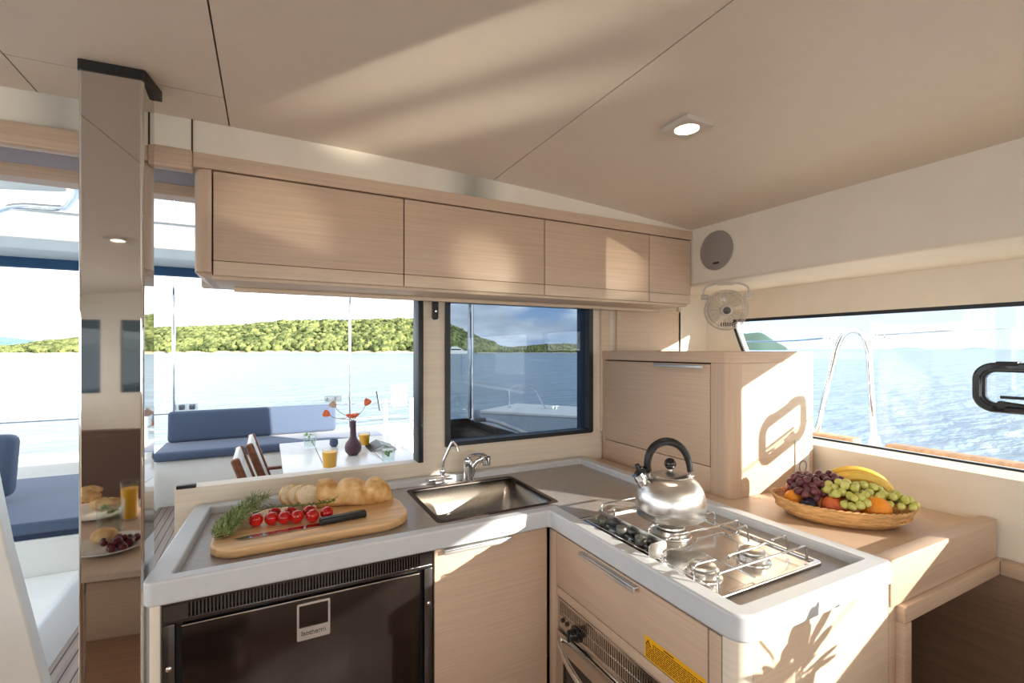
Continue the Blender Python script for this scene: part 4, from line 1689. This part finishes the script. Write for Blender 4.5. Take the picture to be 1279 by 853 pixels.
tumbler('water_glass', 'clear glass of water with mint on the cockpit table toward the sofa', .262, 3.613, .75, .044, .11, .7, M['water_drink'], True, 'glasses of water with mint')
tumbler('water_glass', 'clear glass of water with mint at the sill edge of the cockpit table', .658, 2.934, .75, .044, .115, .7, M['water_drink'], True, 'glasses of water with mint')
bm = B()
lathe(bm, [(0, .7505), (.018, .7505), (.03, .768), (.028, .80), (.022, .802), (.02, .77), (0, .76)], (.42, 3.60, 0), None, 24)
solo('cup', bm, M['fabric_blue'], 'small slate blue cup on the cockpit table beside the vase', 'cup', (.42, 3.60, .75))
t = thing('magazine', 'open magazine lying face down on the cockpit table', 'magazine', (.72, 3.42, .75))
bm = B()
prism(bm, [(.62, .7505), (.70, .792), (.80, .7505), (.797, .7505), (.70, .788), (.623, .7505)], 3.30, 3.52, 'y')
part('cover', bm, M['black'], t)
bm = B()
prism(bm, [(.626, .7506), (.70, .786), (.794, .7506), (.788, .7506), (.70, .780), (.632, .7506)], 3.305, 3.515, 'y')
part('pages', bm, M['paper'], t)

# hardtop over the cockpit
t = thing('hardtop', 'white cockpit hardtop with a clear skylight and navy edge', 'hardtop', (-.4, 3.6, 2.19))
bm = B()
frame_ring(bm, rrect(-.6, 3.7, 5.6, 3.36, .2, 6), rrect(-1.25, 3.38, 3.7, 1.9, .22, 6), 2.20, 2.26)
bevmod(part('shell', bm, M['white'], t), .02, 3)
bm = B()
prism(bm, rrect(-1.25, 3.38, 3.74, 1.94, .22, 6), 2.262, 2.268)
part('skylight', bm, M['tumbler'], t)
bm = B()
box(bm, -3.3, 2.1, 5.26, 5.36, 2.125, 2.25, .01)
part('edge_valance', bm, M['navy_canvas'], t)
bm = B()
box(bm, -.30, -.22, 2.4, 4.33, 2.22, 2.26, .01)
box(bm, -3.0, .60, 3.55, 3.63, 2.225, 2.26, .01)
part('skylight_bar', bm, M['white'], t)
bm = B()
prism(bm, corner_round([(-2.3, 3.62), (-2.2, 3.2), (-.86, 2.92), (-.90, 3.16)], [.08, .08, .10, .07], 6), 2.243, 2.258)
bevmod(part('hatch', bm, M['white'], t), .006, 2)
bm = B()
tube(bm, rounded_path([(-2.2, 3.55, 2.14), (-1.25, 3.33, 2.14), (-1.07, 3.10, 2.14), (-.89, 3.08, 2.14), (-.74, 2.72, 2.14), (-.70, 2.50, 2.15), (-.70, 2.44, 2.205)], .12, 8), .016, 12)
part('grab_rail', bm, M['chrome'], t)

GP = 'stainless posts along the stern'


def post(label, x, y, z0, z1, r, mat='chrome'):
    t = thing('support_post', label, 'post', (x, y, z0), GP)
    bm = B()
    lathe(bm, [(0, z0), (r, z0), (r, z1), (0, z1)], (x, y, 0), None, 16)
    part('tube', bm, M[mat], t)
    bm = B()
    lathe(bm, [(0, z0), (r * 2.2, z0), (r * 2.2, z0 + .012), (r * 1.2, z0 + .03), (r, z0 + .03)], (x, y, 0), None, 16)
    part('foot', bm, M[mat], t)


post('slim steel post at the port end of the stern sofa', -.903, 6.2, .361, 3.3, .019)
post('slim steel post at the starboard end of the stern sofa, behind the flowers', .913, 6.2, .416, 3.3, .017)
post('thick steel post outside the tinted window', 2.053, 5.0, .351, 2.197, .036)
t = thing('stern_rail', 'low stainless guard rail running along the stern behind the sofa', 'rail', (0, 6.3, .36))
bm = B()
for z in (.76, .57):
    tube(bm, [(-3.2, 6.25, z - .02), (1.55, 6.25, z)], .009, 8)
part('guard_wire', bm, M['chrome'], t)
for x in (1.36, 1.70):
    bm = B()
    tube(bm, [(x, 6.22, .361 if x < 1.7 else .4), (x, 6.22, .80)], .028, 12)
    part('stanchion', bm, M['white'], t)
bm = B()
tube(bm, [(1.22, 6.1, .92), (1.26, 6.1, .67)], .014, 10)
part('cleat', bm, M['chrome'], t)
t = thing('horseshoe_buoy', 'white rescue buoy case hanging on the stern rail', 'buoy', (1.53, 6.18, .66))
bm = B()
box(bm, 1.42, 1.62, 6.12, 6.22, .70, .98, .03, 3)
part('case', bm, M['white'], t)
bm = B()
box(bm, 1.415, 1.625, 6.115, 6.225, .82, .84, .003)
part('strap', bm, M['rim'], t)
for lb, x, z in (('smoky clear lamp case on the stern rail at the port end of the sofa', -.79, .772), ('smoky clear lamp case on the stern rail at the starboard end of the sofa', .72, .790)):
    t = thing('rail_lamp', lb, 'lamp', (x, 6.25, z), 'lamp cases on the stern rail')
    bm = B()
    box(bm, x - .10, x + .10, 6.21, 6.29, z, z + .085, .012, 3)
    part('case', bm, M['clear_plastic'], t)
    bm = B()
    box(bm, x - .075, x - .02, 6.225, 6.275, z + .012, z + .07, .01)
    box(bm, x + .02, x + .075, 6.225, 6.275, z + .012, z + .07, .01)
    part('inner_box', bm, M['deck_shade_grey'], t)

# starboard quarter seen through the tinted window
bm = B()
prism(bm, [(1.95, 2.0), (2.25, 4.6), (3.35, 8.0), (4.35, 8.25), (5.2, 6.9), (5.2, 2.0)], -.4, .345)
bevmod(struct('trim_12', bm, M['deck_shade_grey']), .03, 3)  # whole slab coloured as if in the coachroof's shade
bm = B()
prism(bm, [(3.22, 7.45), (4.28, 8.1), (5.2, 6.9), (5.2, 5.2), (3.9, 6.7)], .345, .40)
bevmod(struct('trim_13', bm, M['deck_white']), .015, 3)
t = thing('stern_hoop', 'stainless hoop rail standing on the starboard stern deck', 'rail', (4.0, 7.6, .4))
bm = B()
tube(bm, rounded_path([(3.85, 7.55, .401), (3.83, 7.55, .72), (3.93, 7.45, .80), (4.12, 7.30, .80), (4.22, 7.25, .72), (4.30, 7.05, .401)], .08, 6), .016, 10)
part('hoop', bm, M['chrome'], t)
for p in ((3.85, 7.55), (4.30, 7.05)):
    bm = B()
    lathe(bm, [(0, .4005), (.04, .4005), (.04, .41), (.018, .425), (0, .425)], (*p, 0), None, 16)
    part('foot', bm, M['chrome'], t)
t = thing('mooring_cleat', 'small white mooring cleat on the starboard stern deck', 'cleat', (4.45, 7.0, .4))
bm = B()
box(bm, 4.36, 4.54, 6.98, 7.02, .44, .46, .01)
box(bm, 4.40, 4.43, 6.98, 7.02, .4005, .44, .003)
box(bm, 4.47, 4.50, 6.98, 7.02, .4005, .44, .003)
part('horn', bm, M['white'], t)
t = thing('outboard_cover', 'black covered outboard gear low outside the tinted window', 'cover', (1.7, 3.6, .346))
bm = B()
prism(bm, corner_round([(1.20, .0), (2.50, .0), (2.42, .50), (2.20, .62), (1.48, .87), (1.28, .87)], [.02, .02, .06, .1, .06, .05], 6), 3.7, 4.2, 'y')
for v in bm.verts:
    v.co.z = max(v.co.z, .0)
part('cover', bm, M['black_gloss'], t)
bm = B()
tube(bm, smooth_path([(1.55, 3.69, .85), (1.70, 3.66, .84), (1.95, 3.68, .74), (2.25, 3.69, .60)], 5), .018, 10)
part('strap', bm, M['deck_shade_grey'], t)
bm = B()
box(bm, 1.86, 2.02, 3.685, 3.70, .53, .60, .004, rot=Euler((0, math.radians(20), 0)))
part('patch', bm, M['white'], t)

# starboard side deck outside the long window
bm = B()
prism(bm, [(2.29, -.4), (3.0, -.4), (3.0, .905), (2.29, .925)], -4.0, 2.7, 'y')
struct('trim_14', bm, M['deck_white'])
bm = B()
box(bm, 2.86, 2.945, -4.0, 1.30, .905, .955, .008)
box(bm, 2.86, 2.945, 1.45, 2.6, .905, .955, .008)
struct('trim_15', bm, M['teak_pale'])
t = thing('stanchion_hoop', 'polished A-shaped stanchion hoop on the side deck outside the long window', 'stanchion', (2.93, 1.5, .92))
bm = B()
tube(bm, [(2.90, 1.69, .905)] + smooth_path([(2.90, 1.66, .975), (2.90, 1.575, 1.36), (2.90, 1.555, 1.45), (2.90, 1.52, 1.53), (2.90, 1.47, 1.556), (2.90, 1.42, 1.53), (2.90, 1.395, 1.45), (2.90, 1.388, 1.36), (2.90, 1.366, .97)], 6) + [(2.90, 1.362, .905)], .0165, 14)
part('hoop', bm, M['chrome'], t)
for y in (1.69, 1.362):
    bm = B()
    lathe(bm, [(.017, .0), (.032, 0), (.028, .04), (.021, .075), (.017, .075)], (2.90, y, .908), None, 18)
    part('socket', bm, M['white'], t)
t = thing('lifeline', 'thin steel lifeline strung from the stanchion hoop along the side deck', 'lifeline', (2.9, 1.5, 1.5))
bm = B()
tube(bm, smooth_path([(2.9, 1.60, 1.515), (2.9, 1.9, 1.50), (2.9, 2.6, 1.50)], 5), .0045, 6)
tube(bm, smooth_path([(2.9, 1.345, 1.525), (2.9, .8, 1.545), (2.9, -.4, 1.55), (2.9, -3.5, 1.55)], 5), .0045, 6)
part('wire', bm, M['chrome'], t)
bm = B()
for y in (1.612, 1.338):
    tube(bm, [(2.9, y + .022 * math.cos(a), 1.52 + .022 * math.sin(a)) for a in [2 * PI * k / 20 for k in range(20)]], .004, 6, True)
part('shackle', bm, M['chrome'], t)


# ================================================================ SEA, ISLAND, SKY
SEA = -1.35


def far(u, F, z=SEA):
    """a point on the bearing of tan u, F metres ahead"""
    return Vector((.4589 * F + .8885 * F * u, .8885 * F - .4589 * F * u, z))


m = bpy.data.materials.new('sea_water')
m.use_nodes = True
nt = m.node_tree
b = nt.nodes['Principled BSDF']
b.inputs['Base Color'].default_value = (.25, .34, .41, 1)
b.inputs['Roughness'].default_value = .2
b.inputs['IOR'].default_value = 1.33
tc = nt.nodes.new('ShaderNodeTexCoord')
bp = nt.nodes.new('ShaderNodeBump')
bp.inputs['Strength'].default_value = .9
bp.inputs['Distance'].default_value = 1.2
acc = None
for sc, rot, wgt, dt in (((.35, 1.1, 1), .42, 1., 4), ((1.2, 4.2, 1), .48, .16, 2), ((.05, .16, 1), .3, 2.2, 3)):
    mp = nt.nodes.new('ShaderNodeMapping')
    mp.inputs['Scale'].default_value = sc
    mp.inputs['Rotation'].default_value = (0, 0, rot)
    nz = nt.nodes.new('ShaderNodeTexNoise')
    nz.inputs['Scale'].default_value = 1
    nz.inputs['Detail'].default_value = dt
    nt.links.new(tc.outputs['Object'], mp.inputs[0])
    nt.links.new(mp.outputs[0], nz.inputs['Vector'])
    mm = nt.nodes.new('ShaderNodeMath')
    mm.operation = 'MULTIPLY'
    mm.inputs[1].default_value = wgt
    nt.links.new(nz.outputs['Fac'], mm.inputs[0])
    if acc is None:
        acc = mm
    else:
        ad = nt.nodes.new('ShaderNodeMath')
        nt.links.new(acc.outputs[0], ad.inputs[0])
        nt.links.new(mm.outputs[0], ad.inputs[1])
        acc = ad
nt.links.new(acc.outputs[0], bp.inputs['Height'])
nt.links.new(bp.outputs[0], b.inputs['Normal'])
M['sea'] = m
bm = B()
bmesh.ops.create_circle(bm, cap_ends=True, segments=64, radius=9000)
for v in bm.verts:
    v.co.z = SEA
struct('sea', bm, m)

M['shore'] = pmat('shore_rock', srgb(206, 186, 160), .9, var=.2, scale=(.3, .3, .6))
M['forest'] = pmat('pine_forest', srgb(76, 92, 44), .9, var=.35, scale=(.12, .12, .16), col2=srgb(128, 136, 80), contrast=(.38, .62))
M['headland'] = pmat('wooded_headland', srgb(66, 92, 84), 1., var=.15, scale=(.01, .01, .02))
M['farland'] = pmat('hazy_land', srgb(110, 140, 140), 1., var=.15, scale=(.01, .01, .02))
prof = [(-1.25, 5), (-1.084, 9), (-.95, 15), (-.90, 19), (-.76, 29), (-.68, 31), (-.575, 33), (-.49, 38), (-.34, 39), (-.20, 41), (-.13, 33), (-.08, 20), (-.03, 10), (.0, 7), (.03, 9), (.07, 11), (.12, 12), (.17, 8), (.22, 2), (.26, -3)]


def ridge(u):
    for (a, h0), (b_, h1) in zip(prof[:-1], prof[1:]):
        if a <= u <= b_:
            return h0 + (h1 - h0) * (u - a) / (b_ - a)
    return -3


F0, F1 = 330., 460.
bm = B()
NU, NF = 220, 10
grid = []
for i in range(NU + 1):
    u = -1.25 + 1.51 * i / NU
    col_ = []
    cst = F0 + 10 * noise.noise(Vector((u * 9, 0, 3))) + 60 * max(0, u + .1)
    for j in range(NF + 1):
        s = (0, .012, .06, .14, .24, .36, .48, .61, .74, .87, 1.)[j]
        F = cst + (F1 - F0) * s
        hr = (ridge(u) - 6) / 590 * (F1 + 60 * max(0, u + .1)) + 2.8
        z = SEA - .3 + max(.5, hr) * math.sin(min(1, s * 1.0) * PI / 2) ** .7 * (1 if j else 0) + (.3 if j == 1 else 0)
        col_.append(bm.verts.new(far(u, F, z + (1.2 * noise.noise(Vector((u * 40, s * 6, 0))) if j > 1 else 0))))
    grid.append(col_)
for i in range(NU):
    for j in range(NF):
        f = bm.faces.new((grid[i][j], grid[i + 1][j], grid[i + 1][j + 1], grid[i][j + 1]))
        f.material_index = 0 if j < 1 else 1
        f.smooth = j > 0
# the back of the hill falls away to the sea again
back = [bm.verts.new(far(-1.25 + 1.51 * i / NU, F1 + 150, SEA - 1)) for i in range(NU + 1)]
for i in range(NU):
    f = bm.faces.new((grid[i][NF], grid[i + 1][NF], back[i + 1], back[i]))
    f.material_index = 1
cen_ = [v.co.copy() for v in bm.verts]
ob = struct('island_land', bm, [M['shore'], M['forest']])
pts = [[v for v in [Vector(ob.data.vertices[i * (NF + 1) + j].co) for j in range(NF + 1)]] for i in range(NU + 1)]
random.seed(77)
ico = bmesh.new()
bmesh.ops.create_icosphere(ico, subdivisions=2, radius=1)
tv = [v.co.copy() for v in ico.verts]
tf = [[v.index for v in f.verts] for f in ico.faces]
ico.free()
verts, faces = [], []
for q in range(6500):
    i = random.randrange(NU)
    j = random.choice((1, 2, 2, 3, 3, 4, 5, 6, 7, 8, 9, 9))
    p = pts[i][j].lerp(pts[i + 1][j], random.random()).lerp(pts[i][j + 1], random.random())
    u = -1.25 + 1.51 * i / NU
    hh = ridge(u)
    r = random.uniform(1.3, 2.5) * (.45 if hh < 12 else 1)
    base = len(verts)
    sd_ = Vector((random.random() * 50, random.random() * 50, 0))
    for v in tv:
        k = 1 + .38 * noise.noise(v * 1.7 + sd_)
        verts.append((p.x + v.x * r * k * 1.1, p.y + v.y * r * k * 1.1, p.z + r * .35 + v.z * r * k * random.uniform(.95, 1.05)))
    faces += [[base + w for w in f] for f in tf]
me = bpy.data.meshes.new('island_forest')
me.from_pydata(verts, [], faces)
me.materials.append(M['forest'])
o = bpy.data.objects.new('island_forest', me)
COL.objects.link(o)
o['kind'] = 'stuff'
o['label'] = 'green pine forest covering the island across the water'
o['category'] = 'forest'


def islet(label, u0, u1, h, F, mat):
    bm = B()
    n = 40
    top, bot, bk = [], [], []
    for k in range(n + 1):
        s = k / n
        u = u0 + (u1 - u0) * s
        z = SEA + 2.8 + h / 590 * F * (math.sin(PI * s) ** .7) * (1 + .25 * noise.noise(Vector((s * 6, F, 0)))) - 3 * (1 - math.sin(PI * s))
        top.append(bm.verts.new(far(u, F * 1.06, z)))
        bot.append(bm.verts.new(far(u, F, SEA - .5)))
        bk.append(bm.verts.new(far(u, F * 1.13, SEA - .5)))
    for k in range(n):
        bm.faces.new((bot[k], bot[k + 1], top[k + 1], top[k])).smooth = True
        bm.faces.new((top[k], top[k + 1], bk[k + 1], bk[k])).smooth = True
    c = far((u0 + u1) / 2, F * 1.06)
    ob = solo('horizon_islet', bm, mat, label, 'island', c)


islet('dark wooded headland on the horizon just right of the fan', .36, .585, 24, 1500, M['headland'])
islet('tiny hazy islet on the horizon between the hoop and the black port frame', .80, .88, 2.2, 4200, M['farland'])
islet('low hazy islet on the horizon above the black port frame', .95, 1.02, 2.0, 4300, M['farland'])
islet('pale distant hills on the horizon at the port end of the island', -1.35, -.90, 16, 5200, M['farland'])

# white motor yacht moored off the island
yc_ = far(-.113, 290)
t = thing('motor_yacht', 'small white motor yacht moored off the wooded point', 'boat', yc_)
yr = rotz(-.45)
bm = B()
for (x0, x1, y, z) in ((0, 0, 0, 0),):
    P = [(-7, 0), (5, 0), (8.5, 1.9), (-7, 1.6)]
    vs = prism(bm, P, -1.6, 1.6, 'y')
for v in bm.verts:
    v.co = yc_ + yr @ v.co
part('hull', bm, M['white'], t)
bm = B()
prism(bm, [(-5.5, 1.65), (3.5, 1.8), (1.5, 3.4), (-5, 3.4)], -1.3, 1.3, 'y')
prism(bm, [(-4.5, 3.4), (.5, 3.4), (-.5, 4.4), (-4.2, 4.4)], -1.1, 1.1, 'y')
for v in bm.verts:
    v.co = yc_ + yr @ v.co
part('cabin', bm, M['white'], t)
bm = B()
box(bm, -4.6, 1.6, -1.36, 1.36, 2.2, 2.9)
for v in bm.verts:
    v.co = yc_ + yr @ v.co
part('cabin_windows', bm, M['black_gloss'], t)

W = bpy.data.worlds.new('sky')
SC.world = W
W.use_nodes = True
nt = W.node_tree
bg = nt.nodes['Background']
tc = nt.nodes.new('ShaderNodeTexCoord')
sp = nt.nodes.new('ShaderNodeSeparateXYZ')
nt.links.new(tc.outputs['Generated'], sp.inputs[0])


def N(kind, **kw):
    n = nt.nodes.new('ShaderNode' + kind)
    for k, v in kw.items():
        setattr(n, k, v)
    return n


def math_(op, a, b=None, clamp=False):
    n = N('Math', operation=op, use_clamp=clamp)
    for i, x in enumerate((a, b)):
        if x is None:
            continue
        if isinstance(x, (int, float)):
            n.inputs[i].default_value = x
        else:
            nt.links.new(x, n.inputs[i])
    return n.outputs[0]


zz = math_('MAXIMUM', sp.outputs['Z'], 0.0)
ramp = N('ValToRGB')
el = ramp.color_ramp.elements
el[0].position, el[0].color = 0, (.62, .78, .95, 1)
el[1].position, el[1].color = .75, (.30, .52, .90, 1)
e = el.new(.12); e.color = (.40, .61, .93, 1)
e = el.new(.35); e.color = (.34, .56, .92, 1)
nt.links.new(zz, ramp.inputs[0])
# clouds: noise on the direction flattened towards the horizon
dv = math_('ADD', zz, .12)
cx = math_('DIVIDE', sp.outputs['X'], dv)
cy = math_('DIVIDE', sp.outputs['Y'], dv)
cb = N('CombineXYZ')
nt.links.new(math_('MULTIPLY', sp.outputs['X'], 2.6), cb.inputs[0])
nt.links.new(math_('MULTIPLY', sp.outputs['Y'], 2.6), cb.inputs[1])
nt.links.new(math_('MULTIPLY', sp.outputs['Z'], 7.5), cb.inputs[2])
nz = N('TexNoise')
nz.inputs['Scale'].default_value = 1.5
nz.inputs['Detail'].default_value = 7
nz.inputs['Roughness'].default_value = .58
nt.links.new(cb.outputs[0], nz.inputs['Vector'])
# fewer clouds on the sunny starboard side
side = math_('MULTIPLY', sp.outputs['X'], -.22)
nn = math_('ADD', nz.outputs['Fac'], side)
cl = N('ValToRGB')
cl.color_ramp.elements[0].position, cl.color_ramp.elements[0].color = .35, (0, 0, 0, 1)
cl.color_ramp.elements[1].position, cl.color_ramp.elements[1].color = .46, (1, 1, 1, 1)
nt.links.new(nn, cl.inputs[0])
nz2 = N('TexNoise')
nz2.inputs['Scale'].default_value = 3.2
nz2.inputs['Detail'].default_value = 5
nt.links.new(cb.outputs[0], nz2.inputs['Vector'])
sh = N('ValToRGB')
sh.color_ramp.elements[0].position, sh.color_ramp.elements[0].color = .35, (.74, .80, .87, 1)
sh.color_ramp.elements[1].position, sh.color_ramp.elements[1].color = .60, (1.22, 1.27, 1.33, 1)
nt.links.new(nz2.outputs['Fac'], sh.inputs[0])
mx = N('Mix', data_type='RGBA')
nt.links.new(cl.outputs[0], mx.inputs['Factor'])
nt.links.new(ramp.outputs[0], mx.inputs[6])
nt.links.new(sh.outputs[0], mx.inputs[7])
# bright haze around the low sun
dt = math_('ADD', math_('MULTIPLY', sp.outputs['X'], .573), math_('MULTIPLY', sp.outputs['Y'], -.82))
hz = N('MapRange', interpolation_type='SMOOTHSTEP')
hz.inputs['From Min'].default_value = -.12
hz.inputs['From Max'].default_value = .40
nt.links.new(dt, hz.inputs['Value'])
hr = N('ValToRGB')
hr.color_ramp.elements[0].position, hr.color_ramp.elements[0].color = .0, (.44, .485, .535, 1)
hr.color_ramp.elements[1].position, hr.color_ramp.elements[1].color = 1, (1.7, 1.6, 1.45, 1)
e = hr.color_ramp.elements.new(.45); e.color = (.46, .50, .54, 1)
nt.links.new(math_('MAXIMUM', dt, 0.0), hr.inputs[0])
mh = N('Mix', data_type='RGBA')
nt.links.new(math_('MULTIPLY', hz.outputs[0], .85), mh.inputs['Factor'])
nt.links.new(mx.outputs[2], mh.inputs[6])
nt.links.new(hr.outputs[0], mh.inputs[7])
nt.links.new(mh.outputs[2], bg.inputs['Color'])
bg.inputs['Strength'].default_value = 1.75


# ================================================================ LIGHT
def lamp(name, kind, energy, col, loc, d, **kw):
    l = bpy.data.lights.new(name, kind)
    l.energy = energy
    l.color = col
    for k, v in kw.items():
        setattr(l, k, v)
    o = bpy.data.objects.new(name, l)
    COL.objects.link(o)
    o.location = loc
    o.rotation_euler = Vector(d).to_track_quat('-Z', 'Y').to_euler()
    return o


SUN = Vector((-.75, 1.0, -.305))
lamp('sun', 'SUN', 11, (1, .925, .81), (6, -8, 5), SUN, angle=.009)
# fill lamps added outside the forward and port windows to brighten the saloon
lamp('forward_fill', 'AREA', 30, (1, .98, .95), (.1, -2.98, 1.40), (0, 1, -.02), shape='RECTANGLE', size=2.5, size_y=.72)
lamp('port_fill', 'AREA', 23, (.93, .97, 1), (-2.8, -.5, 1.35), (1, 0, -.02), shape='RECTANGLE', size=4.0, size_y=.72)
lamp('downlight_glow', 'SPOT', 5, (1, .84, .62), (1.03, .94, ceil_z(1.03) - .02), (0, 0, -1), spot_size=1.9, spot_blend=.6, shadow_soft_size=.03)
# added spots low over the water, each aimed to cast a sun-glint streak
GL = Vector((-.69, 1.0, 0))
for k, (tx, ty, tz, rise, en, ang, bl) in enumerate(((.36, .98, 2.09, .27, 14000, .017, 1.), (.50, 1.20, 2.08, .27, 13000, .014, 1.), (.02, 1.6, 1.83, .20, 4200, .018, .7), (.72, 1.6, 1.76, .22, 5000, .016, .8), (1.35, 1.6, 1.80, .24, 4500, .022, .8))):
    d = GL + Vector((0, 0, rise))
    T = Vector((tx, ty, tz))
    s = (tz - (SEA + .3)) / rise
    lamp('glint_spot', 'SPOT', en, (1, .90, .76), T - d * s, d, spot_size=ang, spot_blend=bl, shadow_soft_size=.04)

# ================================================================ CAMERA
cam = bpy.data.cameras.new('camera')
co = bpy.data.objects.new('camera', cam)
COL.objects.link(co)
co.location = (0, 0, 1.45)
co.rotation_euler = (PI / 2, 0, -math.atan2(.4589, .8885))
cam.sensor_width = 36
cam.lens = 590 / 1279 * 36
cam.shift_y = 9.5 / 1279
cam.clip_start = .02
cam.clip_end = 20000
SC.camera = co
SC.view_settings.view_transform = 'Standard'
SC.view_settings.look = 'None'
SC.view_settings.gamma = 1
SC.view_settings.exposure = .25
SC.view_settings.use_curve_mapping = False
